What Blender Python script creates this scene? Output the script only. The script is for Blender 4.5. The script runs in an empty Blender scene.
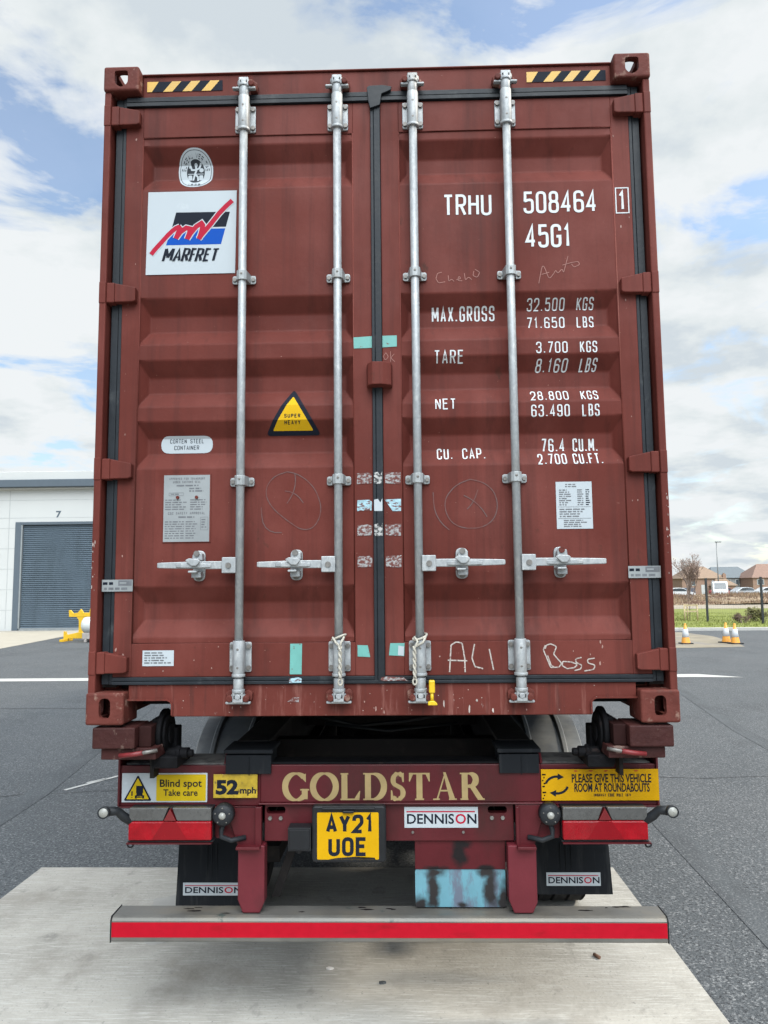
import bpy, bmesh, math, random
from mathutils import Vector, Matrix
random.seed(7)
R = math.radians
SC = bpy.context.scene
COL = SC.collection

# ------------------------------------------------------------------ camera
CAM = Vector((0.1077, -3.2104, 1.842))
PITCH, YAW, ROLL, FPX = R(5.786), R(1.486), R(-0.538), 769.0
def cam_axes():
    r0, f0, u0 = Vector((1, 0, 0)), Vector((0, math.cos(PITCH), math.sin(PITCH))), Vector((0, -math.sin(PITCH), math.cos(PITCH)))
    Z = Matrix.Rotation(YAW, 3, 'Z')
    r, f, u = Z @ r0, Z @ f0, Z @ u0
    return r * math.cos(ROLL) + u * math.sin(ROLL), u * math.cos(ROLL) - r * math.sin(ROLL), f
AX = cam_axes()
cd = bpy.data.cameras.new('camera')
cam = bpy.data.objects.new('camera', cd); COL.objects.link(cam)
cam.matrix_world = Matrix(((AX[0].x, AX[1].x, -AX[2].x, CAM.x), (AX[0].y, AX[1].y, -AX[2].y, CAM.y), (AX[0].z, AX[1].z, -AX[2].z, CAM.z), (0, 0, 0, 1)))
cd.sensor_fit = 'VERTICAL'; cd.sensor_height = 36; cd.lens = FPX / 1024 * 36
cd.clip_start = 0.05; cd.clip_end = 5000
SC.camera = cam

# ------------------------------------------------------------------ sky, sun, exposure
SUN_DIR = Vector((0.75, 0.06, 0.62))                   # hazy sun, right of the trailer
GLOW_DIR = Vector((0.10, -0.65, 0.76)).normalized()     # unseen bright patch added to the sky behind the camera to light the doors
w = bpy.data.worlds.new('World'); SC.world = w; w.use_nodes = True
nt = w.node_tree; nt.nodes.clear()
def N(t, **k):
    n = nt.nodes.new(t)
    for a, b in k.items(): setattr(n, a, b)
    return n
L = lambda a, b: nt.links.new(a, b)
out = N('ShaderNodeOutputWorld')
sky = N('ShaderNodeTexSky', sky_type='NISHITA', sun_disc=False)
sky.sun_elevation = math.asin(SUN_DIR.z); sky.sun_rotation = math.atan2(SUN_DIR.x, SUN_DIR.y)
sky.dust_density = 0.6; sky.ozone_density = 3.0; sky.air_density = 1.2
bg_sky = N('ShaderNodeBackground'); bg_sky.inputs[1].default_value = 0.15
L(sky.outputs[0], bg_sky.inputs[0])
tc = N('ShaderNodeTexCoord'); sx = N('ShaderNodeSeparateXYZ'); L(tc.outputs['Generated'], sx.inputs[0])
zab = N('ShaderNodeMath', operation='MAXIMUM'); L(sx.outputs[2], zab.inputs[0]); zab.inputs[1].default_value = 0.0
zz = N('ShaderNodeMath', operation='ADD'); L(zab.outputs[0], zz.inputs[0]); zz.inputs[1].default_value = 0.22
du = N('ShaderNodeMath', operation='DIVIDE'); L(sx.outputs[0], du.inputs[0]); L(zz.outputs[0], du.inputs[1])
dv = N('ShaderNodeMath', operation='DIVIDE'); L(sx.outputs[1], dv.inputs[0]); L(zz.outputs[0], dv.inputs[1])
cv = N('ShaderNodeCombineXYZ'); L(du.outputs[0], cv.inputs[0]); L(dv.outputs[0], cv.inputs[1]); cv.inputs[2].default_value = 3.7
def ramp(src, stops):
    r = N('ShaderNodeValToRGB'); L(src, r.inputs[0])
    el = r.color_ramp.elements
    while len(el) < len(stops): el.new(0.5)
    for e, (p, c) in zip(el, stops): e.position = p; e.color = (*c, 1) if len(c) == 3 else c
    return r.outputs[0]
n1 = N('ShaderNodeTexNoise'); n1.inputs['Scale'].default_value = 2.9; n1.inputs['Detail'].default_value = 12
n1.inputs['Roughness'].default_value = 0.56; n1.inputs['Distortion'].default_value = 0.5
L(cv.outputs[0], n1.inputs['Vector'])
# more cloud towards the horizon ahead; unseen clearing added behind camera for door contrast
hz = N('ShaderNodeMapRange'); L(sx.outputs[2], hz.inputs[0]); hz.inputs[1].default_value = 0.05; hz.inputs[2].default_value = 0.45; hz.inputs[3].default_value = 0.09; hz.inputs[4].default_value = 0.012
bk = N('ShaderNodeMapRange'); L(sx.outputs[1], bk.inputs[0]); bk.inputs[1].default_value = -0.75; bk.inputs[2].default_value = -0.2; bk.inputs[3].default_value = -0.16; bk.inputs[4].default_value = 0.0
ad = N('ShaderNodeMath', operation='ADD'); L(n1.outputs[0], ad.inputs[0]); L(hz.outputs[0], ad.inputs[1])
ad2 = N('ShaderNodeMath', operation='ADD'); L(ad.outputs[0], ad2.inputs[0]); L(bk.outputs[0], ad2.inputs[1])
cover = ramp(ad2.outputs[0], [(0.43, (0.20,) * 3), (0.475, (0.72,) * 3), (0.53, (1, 1, 1))])
cv2 = N('ShaderNodeVectorMath', operation='ADD'); L(cv.outputs[0], cv2.inputs[0]); cv2.inputs[1].default_value = (5.3, 1.7, 2)
n2 = N('ShaderNodeTexNoise'); n2.inputs['Scale'].default_value = 3.4; n2.inputs['Detail'].default_value = 12
n2.inputs['Roughness'].default_value = 0.55
L(cv2.outputs[0], n2.inputs['Vector'])
shade = ramp(n2.outputs[0], [(0.38, (0.74, 0.82, 0.88)), (0.46, (0.90, 0.96, 0.98)), (0.54, (1.0, 1.04, 1.06))])
bg_cl = N('ShaderNodeBackground'); bg_cl.inputs[1].default_value = 0.60
L(shade, bg_cl.inputs[0])
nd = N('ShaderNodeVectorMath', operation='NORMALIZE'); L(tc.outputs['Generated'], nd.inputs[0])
dp = N('ShaderNodeVectorMath', operation='DOT_PRODUCT'); L(nd.outputs[0], dp.inputs[0]); dp.inputs[1].default_value = GLOW_DIR
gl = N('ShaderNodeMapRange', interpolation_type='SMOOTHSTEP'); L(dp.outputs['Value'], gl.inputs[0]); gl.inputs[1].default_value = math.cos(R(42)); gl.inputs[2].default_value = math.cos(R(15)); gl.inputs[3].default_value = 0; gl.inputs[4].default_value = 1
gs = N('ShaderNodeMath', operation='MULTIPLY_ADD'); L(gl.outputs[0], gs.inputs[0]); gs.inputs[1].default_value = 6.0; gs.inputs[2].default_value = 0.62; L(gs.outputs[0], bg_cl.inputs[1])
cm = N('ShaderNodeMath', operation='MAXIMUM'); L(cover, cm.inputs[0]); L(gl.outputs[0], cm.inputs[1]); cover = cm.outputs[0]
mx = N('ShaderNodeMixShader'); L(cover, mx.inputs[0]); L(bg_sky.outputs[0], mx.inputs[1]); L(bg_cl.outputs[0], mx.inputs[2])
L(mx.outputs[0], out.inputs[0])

sl = bpy.data.lights.new('sun', 'SUN'); sl.energy = 2.4; sl.angle = R(9); sl.color = (1, 0.90, 0.74)
so = bpy.data.objects.new('sun', sl); COL.objects.link(so); so.location = (30, -20, 40)
so.rotation_euler = SUN_DIR.to_track_quat('Z', 'Y').to_euler()
SC.view_settings.view_transform = 'Standard'; SC.view_settings.look = 'None'
SC.view_settings.gamma = 1; SC.view_settings.use_curve_mapping = False
SC.view_settings.exposure = 0.50
SC.render.engine = 'CYCLES'
SC.cycles.max_bounces = 6; SC.cycles.diffuse_bounces = 3; SC.cycles.glossy_bounces = 3
SC.cycles.use_denoising = True

# ------------------------------------------------------------------ materials
MATS = {}
def mat(name, col, rough=0.5, metal=0.0, var=0.12, scale=5.0, bump=0.0, bscale=80.0, dirt=None, stretch=(1, 1, 1), spec=0.5, speck=None, bdetail=4, dent=0.0):
    """painted / worn surface: colour varies by noise, optional dirt (colour, threshold, scale, stretch), fine specks, bump"""
    m = bpy.data.materials.new(name); m.use_nodes = True; MATS[name] = m
    t = m.node_tree; t.nodes.clear(); n = t.nodes.new; l = t.links.new
    o = n('ShaderNodeOutputMaterial'); b = n('ShaderNodeBsdfPrincipled'); l(b.outputs[0], o.inputs[0])
    b.inputs['Roughness'].default_value = rough; b.inputs['Metallic'].default_value = metal
    b.inputs['Specular IOR Level'].default_value = spec
    c = n('ShaderNodeTexCoord'); mp = n('ShaderNodeMapping'); l(c.outputs['Object'], mp.inputs[0]); mp.inputs['Scale'].default_value = stretch
    x = n('ShaderNodeTexNoise'); x.inputs['Scale'].default_value = scale; x.inputs['Detail'].default_value = 6; l(mp.outputs[0], x.inputs['Vector'])
    x.inputs['Roughness'].default_value = 0.6
    r = n('ShaderNodeValToRGB'); l(x.outputs[0], r.inputs[0])
    e = r.color_ramp.elements; e[0].position = 0.3; e[1].position = 0.7
    e[0].color = (*[v * (1 - var) for v in col], 1); e[1].color = (*[min(1, v * (1 + var)) for v in col], 1)
    cur = r.outputs[0]
    def layer(cur, col2, lo, hi, sc, st, det=8):
        mp2 = n('ShaderNodeMapping'); l(c.outputs['Object'], mp2.inputs[0]); mp2.inputs['Scale'].default_value = st
        mp2.inputs['Location'].default_value = (3.1 * sc % 7, 1.7, 4.2)
        y = n('ShaderNodeTexNoise'); y.inputs['Scale'].default_value = sc; y.inputs['Detail'].default_value = det; y.inputs['Roughness'].default_value = 0.65
        l(mp2.outputs[0], y.inputs['Vector'])
        q = n('ShaderNodeMapRange'); q.inputs[1].default_value = lo; q.inputs[2].default_value = hi; l(y.outputs[0], q.inputs[0])
        mi = n('ShaderNodeMix'); mi.data_type = 'RGBA'; l(q.outputs[0], mi.inputs[0]); l(cur, mi.inputs[6]); mi.inputs[7].default_value = (*col2, 1)
        return mi.outputs[2]
    for d in (dirt or []):
        cur = layer(cur, *d)
    if speck:
        cur = layer(cur, speck[0], speck[1], speck[1] + 0.04, speck[2], (1, 1, 1), 2)
    l(cur, b.inputs['Base Color'])
    rr = n('ShaderNodeMapRange'); l(x.outputs[0], rr.inputs[0]); rr.inputs[1].default_value = 0.3; rr.inputs[2].default_value = 0.7
    rr.inputs[3].default_value = max(0.03, rough - 0.08); rr.inputs[4].default_value = min(1, rough + 0.08); l(rr.outputs[0], b.inputs['Roughness'])
    if bump:
        z = n('ShaderNodeTexNoise'); z.inputs['Scale'].default_value = bscale; z.inputs['Detail'].default_value = bdetail; l(mp.outputs[0], z.inputs['Vector'])
        bp = n('ShaderNodeBump'); bp.inputs['Strength'].default_value = bump; bp.inputs['Distance'].default_value = 0.02; l(z.outputs[0], bp.inputs['Height']); l(bp.outputs[0], b.inputs['Normal'])
        if dent:
            z2 = n('ShaderNodeTexNoise'); z2.inputs['Scale'].default_value = 3.2; z2.inputs['Detail'].default_value = 1; l(mp.outputs[0], z2.inputs['Vector'])
            b2 = n('ShaderNodeBump'); b2.inputs['Strength'].default_value = dent; b2.inputs['Distance'].default_value = 0.05; l(z2.outputs[0], b2.inputs['Height']); l(b2.outputs[0], bp.inputs['Normal'])
    return m

RED = (0.100, 0.0234, 0.0178)
mat('container_paint', RED, 0.55, dent=0.35, var=0.12, scale=2.2, bump=0.06, bscale=25, spec=0.10,
    dirt=[((0.150, 0.043, 0.035), 0.46, 0.74, 1.8, (1, 1, 0.5), 8), ((0.056, 0.017, 0.014), 0.50, 0.76, 5, (2.2, 1, 0.10), 8), ((0.060, 0.022, 0.016), 0.66, 0.74, 10, (1, 1, 0.7), 8), ((0.22, 0.10, 0.08), 0.72, 0.77, 26, (1, 1, 1), 6)], speck=((0.34, 0.2, 0.16), 0.755, 95))
mat('sill_paint', RED, 0.55, var=0.16, scale=3, bump=0.08, bscale=30, spec=0.12,
    dirt=[((0.25, 0.11, 0.092), 0.55, 0.8, 9, (2.5, 1, 0.25), 8), ((0.05, 0.019, 0.016), 0.56, 0.74, 6, (3.5, 1, 0.2), 8), ((0.40, 0.36, 0.33), 0.70, 0.75, 14, (1.6, 1, .5), 6)], speck=((0.45, 0.38, 0.34), 0.72, 60))
mat('casting_paint', (0.098, 0.026, 0.020), 0.65, spec=0.15, var=0.2, scale=8, bump=0.2, bscale=40,
    dirt=[((0.20, 0.115, 0.09), 0.57, 0.64, 16, (1, 1, 1), 8), ((0.06, 0.03, 0.025), 0.58, 0.75, 10, (1, 1, 1), 8)])
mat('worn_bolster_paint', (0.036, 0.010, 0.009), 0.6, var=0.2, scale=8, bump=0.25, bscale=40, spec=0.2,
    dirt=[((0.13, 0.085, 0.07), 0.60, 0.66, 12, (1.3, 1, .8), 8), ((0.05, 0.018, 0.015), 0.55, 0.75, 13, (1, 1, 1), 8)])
mat('chassis_paint', (0.068, 0.0072, 0.0105), 0.45, spec=0.25, var=0.12, scale=5, bump=0.05, bscale=40,
    dirt=[((0.035, 0.009, 0.009), 0.50, 0.75, 4, (1, 1, 0.4), 8), ((0.13, 0.05, 0.045), 0.66, 0.78, 14, (1, 1, 1), 8)])
mat('leg_paint', (0.098, 0.0125, 0.0185), 0.48, spec=0.25, var=0.10, scale=6, bump=0.05, bscale=40, dirt=[((0.05, 0.010, 0.012), 0.55, 0.8, 5, (1, 1, 0.5), 8), ((0.16, 0.09, 0.08), 0.68, 0.76, 18, (1, 1, 1), 8)])
mat('dark_chassis', (0.012, 0.010, 0.010), 0.65, var=0.3, scale=6, bump=0.1, bscale=30, spec=0.2, dirt=[((0.028, 0.023, 0.02), 0.55, 0.75, 8, (1, 1, 1), 8)])
mat('chassis_top_dust', (0.12, 0.115, 0.11), 0.8, var=0.3, scale=9, dirt=[((0.03, 0.03, 0.03), 0.5, 0.65, 12, (1, 1, 1), 8)])
mat('rubber', (0.014, 0.016, 0.019), 0.55, spec=0.25, var=0.25, scale=6, bump=0.05, bscale=30, dirt=[((0.035, 0.037, 0.038), 0.55, 0.8, 9, (1, 1, 1), 8)])
mat('gasket_rubber', (0.011, 0.014, 0.018), 0.5, spec=0.25, var=0.25, scale=8, bump=0.05, bscale=50, dirt=[((0.05, 0.055, 0.058), 0.60, 0.8, 11, (1, 1, 0.6), 8)])
mat('tyre_rubber', (0.013, 0.013, 0.014), 0.85, spec=0.2, var=0.25, scale=10, bump=0.1, bscale=60, dirt=[((0.06, 0.055, 0.05), 0.5, 0.8, 7, (1, 1, 1), 8)])
mat('mudguard_plastic', (0.13, 0.137, 0.142), 0.42, var=0.25, scale=5, dirt=[((0.24, 0.235, 0.215), 0.46, 0.78, 5, (1, 1, 1), 8)])
mat('flap_rubber', (0.009, 0.0105, 0.013), 0.7, spec=0.12, var=0.2, scale=5, dirt=[((0.035, 0.036, 0.037), 0.55, 0.8, 6, (4, 1, 0.4), 8)])
mat('galvanised', (0.28, 0.295, 0.305), 0.5, metal=0.25, var=0.12, scale=70, bump=0.03, bscale=120, dirt=[((0.36, 0.37, 0.372), 0.50, 0.64, 45, (1, 1, 0.5), 4), ((0.20, 0.185, 0.165), 0.58, 0.78, 9, (1, 1, 0.25), 8), ((0.17, 0.10, 0.06), 0.70, 0.76, 18, (1, 1, .6), 8)])
mat('galvanised_plate', (0.28, 0.295, 0.30), 0.5, metal=0.3, var=0.18, scale=30, bump=0.05, bscale=80, dirt=[((0.22, 0.20, 0.18), 0.58, 0.75, 14, (1, 1, 1), 8)])
mat('bolt_steel', (0.16, 0.15, 0.14), 0.5, metal=0.5, var=0.3, scale=40)
mat('bumper_steel', (0.12, 0.115, 0.105), 0.5, metal=0.35, var=0.2, scale=6, bump=0.04, bscale=60, dirt=[((0.175, 0.15, 0.115), 0.48, 0.72, 5, (0.5, 1, 1), 8), ((0.05, 0.065, 0.06), 0.64, 0.70, 11, (1, 1, 1), 8)])
mat('white_paint', (0.47, 0.49, 0.50), 0.5, var=0.06, scale=25)
mat('worn_white_paint', (0.66, 0.62, 0.59), 0.6, var=0.12, scale=40)
mat('sticker_white', (0.365, 0.40, 0.425), 0.5, spec=0.2, var=0.03, scale=4, dirt=[((0.5, 0.53, 0.55), 0.62, 0.85, 9, (1, 1, 1), 8)])
mat('black_ink', (0.009, 0.012, 0.020), 0.6, var=0.1, spec=0.08)
mat('grey_ink', (0.10, 0.105, 0.115), 0.5, var=0.2, scale=40)
mat('seal_ink', (0.028, 0.031, 0.036), 0.6, var=0.15, spec=0.1)
mat('logo_red', (0.33, 0.009, 0.030), 0.5, var=0.04, spec=0.1)
mat('logo_blue', (0.0, 0.055, 0.31), 0.5, var=0.04, spec=0.1)
mat('warn_yellow', (0.52, 0.31, 0.005), 0.5, spec=0.12, var=0.06, scale=6)
mat('hazard_yellow', (0.46, 0.265, 0.03), 0.45, var=0.12, scale=9)
mat('plate_yellow', (0.47, 0.26, 0.002), 0.5, spec=0.12, var=0.06, scale=8)
mat('sign_yellow', (0.46, 0.32, 0.008), 0.5, spec=0.12, var=0.08, scale=9, dirt=[((0.34, 0.22, 0.02), 0.62, 0.74, 30, (1, 1, 1), 8)])
mat('dull_yellow', (0.34, 0.23, 0.012), 0.4, var=0.3, scale=30, dirt=[((0.12, 0.08, 0.015), 0.60, 0.68, 22, (1, 1, 1), 8)])
mat('board_yellow', (0.46, 0.245, 0.002), 0.5, spec=0.12, var=0.14, scale=9)
mat('gold', (0.27, 0.195, 0.085), 0.42, var=0.12, scale=18, dirt=[((0.14, 0.09, 0.04), 0.66, 0.75, 25, (1, 1, 1), 8)])
mat('chip_light', (0.36, 0.30, 0.27), 0.7, var=0.3, scale=30)
mat('chip_pale', (0.26, 0.15, 0.125), 0.7, var=0.3, scale=30)
mat('teal_tape', (0.105, 0.30, 0.27), 0.5, var=0.08, scale=20, dirt=[(RED, 0.63, 0.67, 38, (1, 1, 1), 8)])
mat('tape_residue', (0.26, 0.255, 0.255), 0.7, var=0.3, scale=40, dirt=[(RED, 0.44, 0.54, 60, (1, 1, 1.6), 4)])
mat('blue_residue', (0.27, 0.42, 0.48), 0.6, var=0.4, scale=45, dirt=[(RED, 0.50, 0.57, 45, (1, 1, 2), 4)])
mat('residue_on_rubber', (0.36, 0.36, 0.35), 0.6, var=0.3, scale=30, dirt=[((0.025, 0.028, 0.03), 0.47, 0.55, 60, (1, 1, 1.4), 4)])
mat('chalk', (0.36, 0.315, 0.285), 0.9, var=0.3, scale=60, dirt=[(RED, 0.54, 0.68, 110, (1, 1, 1), 4)])
mat('faint_scratch', (0.27, 0.12, 0.10), 0.7, var=0.25, scale=60)
mat('faint_pencil', (0.088, 0.040, 0.037), 0.6, var=0.3, scale=60, dirt=[(RED, 0.46, 0.60, 30, (1, 1, 1), 4)])
mat('light_blue_plate', (0.095, 0.235, 0.29), 0.5, var=0.15, scale=7, dirt=[((0.09, 0.11, 0.15), 0.50, 0.60, 8, (1.6, 1, 0.5), 8), ((0.015, 0.014, 0.016), 0.62, 0.70, 9, (1, 1, 0.6), 8)])
mat('soot', (0.008, 0.006, 0.007), 0.8, var=0.3, scale=20, spec=0.05)
mat('aluminium', (0.24, 0.255, 0.26), 0.5, metal=0.3, var=0.10, scale=8)
mat('red_lens', (0.23, 0.002, 0.007), 0.25, spec=0.25, var=0.25, scale=14, bump=0.1, bscale=200, dirt=[((0.15, 0.012, 0.014), 0.50, 0.8, 7, (1, 1, .6), 8)])
mat('lens_triangle', (0.17, 0.002, 0.006), 0.25, spec=0.25, var=0.15)
mat('dark_red_lens', (0.12, 0.008, 0.010), 0.2, var=0.1)
mat('clear_lens', (0.066, 0.065, 0.063), 0.3, var=0.15, scale=40, bump=0.1, bscale=220)
mat('lamp_white', (0.25, 0.25, 0.23), 0.25, var=0.05)
mat('reflective_red', (0.33, 0.003, 0.013), 0.5, spec=0.12, var=0.07, scale=30, dirt=[((0.24, 0.004, 0.010), 0.55, 0.72, 12, (0.5, 1, 2), 8)])
mat('black_plastic', (0.010, 0.011, 0.013), 0.5, spec=0.25, var=0.2, scale=8)
mat('seal_yellow', (0.55, 0.36, 0.006), 0.4)
mat('cord_white', (0.40, 0.375, 0.32), 0.85, var=0.15, scale=60, bump=0.4, bscale=250)
mat('bolster_shade', (0.020, 0.007, 0.0065), 0.7, var=0.3, scale=10, spec=0.1)  # darker copy of the bolster paint, deep shade put into its colour
mat('red_handle', (0.13, 0.008, 0.010), 0.5, var=0.25, scale=25)
mat('greasy_black', (0.006, 0.006, 0.007), 0.7, var=0.4, scale=14, bump=0.2, bscale=40, dirt=[((0.03, 0.02, 0.018), 0.6, 0.75, 16, (1, 1, 1), 8)], spec=0.08)
mat('interior_dark', (0.03, 0.025, 0.022), 0.85, var=0.3)
# setting
mat('asphalt', (0.062, 0.069, 0.075), 0.75, var=0.16, scale=0.35, bump=0.6, bscale=62, bdetail=2, spec=0.4,
    dirt=[((0.080, 0.085, 0.090), 0.46, 0.75, 0.45, (1, 1, 1), 8), ((0.043, 0.048, 0.053), 0.55, 0.72, 0.9, (1, 0.5, 1), 8), ((0.18, 0.185, 0.19), 0.53, 0.66, 58, (1, 1, 1), 3), ((0.022, 0.024, 0.027), 0.53, 0.64, 50, (1, 1, 1), 3)])
mat('concrete', (0.33, 0.315, 0.283), 0.85, var=0.09, scale=1.3, bump=0.2, bscale=55,
    dirt=[((0.255, 0.243, 0.217), 0.46, 0.70, 2.4, (1, 1, 1), 8), ((0.385, 0.372, 0.343), 0.5, 0.62, 26, (0.30, 4, 1), 6), ((0.215, 0.198, 0.172), 0.52, 0.72, 1.9, (1, 0.8, 1), 8), ((0.20, 0.19, 0.172), 0.60, 0.72, 6, (1, 0.6, 1), 8), ((0.21, 0.2, 0.185), 0.64, 0.70, 60, (1, 1, 1), 3)], spec=0.3)
mat('apron_concrete', (0.32, 0.295, 0.245), 0.85, var=0.08, scale=1.5, bump=0.05, bscale=40)
mat('road_white', (0.40, 0.40, 0.385), 0.7, var=0.1, scale=6, dirt=[((0.25, 0.25, 0.25), 0.62, 0.75, 18, (1, 1, 1), 8)])
mat('oil_stain', (0.27, 0.262, 0.243), 0.6, var=0.15, scale=9)
mat('brown_stain', (0.245, 0.222, 0.19), 0.8, var=0.12, scale=5, dirt=[((0.33, 0.315, 0.283), 0.44, 0.58, 6, (1, 1, 1), 8)])
mat('tyre_dust', (0.052, 0.057, 0.062), 0.8, var=0.2, scale=3, bump=0.4, bscale=62, bdetail=2, dirt=[((0.066, 0.073, 0.079), 0.42, 0.58, 4, (1, .3, 1), 8), ((0.15, 0.155, 0.16), 0.55, 0.67, 58, (1, 1, 1), 3)], spec=0.3)
mat('tar', (0.035, 0.035, 0.037), 0.6)
mat('dusty_gravel', (0.20, 0.175, 0.13), 0.9, var=0.25, scale=1.2, bump=0.3, bscale=20, dirt=[((0.16, 0.15, 0.14), 0.5, 0.62, 1.0, (1, 1, 1), 8)])
mat('kerb_stone', (0.36, 0.35, 0.33), 0.8, var=0.1)
mat('grass_green', (0.150, 0.172, 0.028), 0.9, var=0.2, scale=0.6, bump=0.3, bscale=12, dirt=[((0.20, 0.20, 0.06), 0.55, 0.75, 0.4, (1, 1, 1), 8)])
mat('grass_blade', (0.14, 0.165, 0.027), 0.8, var=0.35, scale=0.8)
mat('field', (0.17, 0.165, 0.07), 0.95, var=0.3, scale=0.05)
mat('scrub_soil', (0.24, 0.18, 0.12), 0.95, var=0.3, scale=0.3)
mat('scrub_blade', (0.26, 0.185, 0.115), 0.9, var=0.45, scale=0.35, dirt=[((0.17, 0.10, 0.07), 0.48, 0.62, 0.25, (1, 1, 2), 8)])
mat('pale_path', (0.27, 0.235, 0.185), 0.95, var=0.15, scale=0.4)
mat('facade_white', (0.455, 0.46, 0.45), 0.6, spec=0.2, var=0.03, scale=0.4)
mat('panel_joint', (0.34, 0.35, 0.35), 0.6)
mat('trim_grey', (0.085, 0.105, 0.125), 0.6, spec=0.2, var=0.05)
mat('shutter_grey', (0.085, 0.112, 0.138), 0.55, spec=0.2, var=0.10, scale=0.8, dirt=[((0.065, 0.085, 0.10), 0.5, 0.75, 1.2, (2, 1, .4), 8)])
mat('stand_yellow', (0.55, 0.33, 0.008), 0.5, var=0.1)
mat('tank_white', (0.50, 0.51, 0.49), 0.4, var=0.05)
mat('dusty_grey', (0.30, 0.27, 0.25), 0.7, var=0.2)
mat('cone_orange', (0.60, 0.26, 0.03), 0.5, var=0.08)
mat('cone_sleeve', (0.50, 0.52, 0.55), 0.4, var=0.05)
mat('post_black', (0.02, 0.023, 0.026), 0.5)
mat('wire', (0.05, 0.055, 0.055), 0.5)
mat('bark', (0.16, 0.125, 0.10), 0.9, var=0.25)
mat('twig', (0.20, 0.15, 0.125), 0.9, var=0.3, scale=1)
mat('timber', (0.42, 0.33, 0.20), 0.8, var=0.15)
mat('shrub_leaf', (0.085, 0.05, 0.03), 0.8, var=0.4, scale=3)
mat('bud', (0.20, 0.14, 0.115), 0.9, var=0.35, scale=2)
mat('olive_leaf', (0.13, 0.125, 0.04), 0.8, var=0.35, scale=3)
mat('dark_leaf', (0.06, 0.07, 0.045), 0.8, var=0.35, scale=1)
mat('tile_tan', (0.22, 0.155, 0.11), 0.85, var=0.12, scale=2)
mat('tile_orange', (0.20, 0.128, 0.10), 0.85, var=0.14, scale=2)
mat('slate', (0.105, 0.125, 0.14), 0.7, var=0.1, scale=2)
mat('brick_tan', (0.26, 0.165, 0.12), 0.9, var=0.12, scale=3)
mat('render_grey', (0.22, 0.23, 0.23), 0.9, var=0.08)
mat('window_glass', (0.06, 0.075, 0.09), 0.12, var=0.1, spec=0.8)
mat('car_glass', (0.03, 0.04, 0.05), 0.1, spec=0.8)
mat('car_white', (0.50, 0.51, 0.52), 0.3, var=0.02)
mat('car_silver', (0.42, 0.44, 0.46), 0.3, metal=0.4, var=0.03)
mat('car_dark', (0.05, 0.055, 0.07), 0.3, var=0.05)
mat('car_red', (0.28, 0.03, 0.03), 0.3, var=0.05)
mat('lamp_metal', (0.16, 0.17, 0.175), 0.5, metal=0.3)
mat('butt_brown', (0.12, 0.06, 0.035), 0.8)

def smudge(m, spots, col=(0.008, 0.006, 0.007)):
    """soot smudges with soft ragged edges at fixed places (x, z, half width, half height) on a part"""
    t = m.node_tree; n = t.nodes.new; l = t.links.new
    b = next(x for x in t.nodes if x.type == 'BSDF_PRINCIPLED'); cur = b.inputs['Base Color'].links[0].from_socket
    c = n('ShaderNodeTexCoord'); no = n('ShaderNodeTexNoise'); no.inputs['Scale'].default_value = 22; no.inputs['Detail'].default_value = 6; l(c.outputs['Object'], no.inputs['Vector'])
    for x, z, rx, rz in spots:
        mp = n('ShaderNodeMapping'); mp.vector_type = 'TEXTURE'; mp.inputs['Location'].default_value = (x, 0, z); mp.inputs['Scale'].default_value = (rx, 1e4, rz); l(c.outputs['Object'], mp.inputs[0])
        ln = n('ShaderNodeVectorMath'); ln.operation = 'LENGTH'; l(mp.outputs[0], ln.inputs[0])
        a = n('ShaderNodeMath'); a.operation = 'MULTIPLY_ADD'; l(no.outputs[0], a.inputs[0]); a.inputs[1].default_value = 1.6; l(ln.outputs['Value'], a.inputs[2])
        q = n('ShaderNodeMapRange'); l(a.outputs[0], q.inputs[0]); q.inputs[1].default_value = 1.95; q.inputs[2].default_value = 1.25
        mi = n('ShaderNodeMix'); mi.data_type = 'RGBA'; l(q.outputs[0], mi.inputs[0]); l(cur, mi.inputs[6]); mi.inputs[7].default_value = (*col, 1); cur = mi.outputs[2]
    l(cur, b.inputs['Base Color'])
mat('hanging_plate_paint', (0.068, 0.0072, 0.0105), 0.5, spec=0.2, var=0.14, scale=5, bump=0.05, bscale=40, dirt=[((0.035, 0.009, 0.009), 0.52, 0.76, 4, (1, 1, 0.4), 8)])
smudge(MATS['hanging_plate_paint'], [(.335, .735, .055, .030), (.335, .695, .036, .075), (.228, .632, .05, .016), (.452, .632, .05, .016)])
smudge(MATS['light_blue_plate'], [(.226, .612, .050, .030), (.452, .614, .050, .028), (.215, .545, .030, .10), (.465, .545, .034, .11), (.150, .47, .04, .05), (.525, .50, .03, .09), (.340, .478, .026, .014)])
# ------------------------------------------------------------------ object helpers
def tag(o, label=None, cat=None, group=None, kind=None):
    if label: o['label'] = label
    if cat: o['category'] = cat
    if group: o['group'] = group
    if kind: o['kind'] = kind
    return o
def thing(name, label, cat, loc=(0, 0, 0), group=None, rz=0):
    o = bpy.data.objects.new(name, None); COL.objects.link(o); o.location = loc; o.rotation_euler = (0, 0, rz)
    o.empty_display_size = 0.2
    return tag(o, label, cat, group)
def root_loc(p):
    v = Vector((0, 0, 0))
    while p is not None: v += Vector(p.location); p = p.parent
    return v
def dup(o, parent=None, loc=None, rz=None, label=None):
    c = o.copy(); COL.objects.link(c)
    if parent: c.parent = parent
    if loc is not None: c.location = loc
    if rz is not None: c.rotation_euler = (0, 0, rz)
    if label: c['label'] = label
    for ch in [x for x in bpy.data.objects if x.parent is o]: dup(ch, c)
    return c

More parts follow.
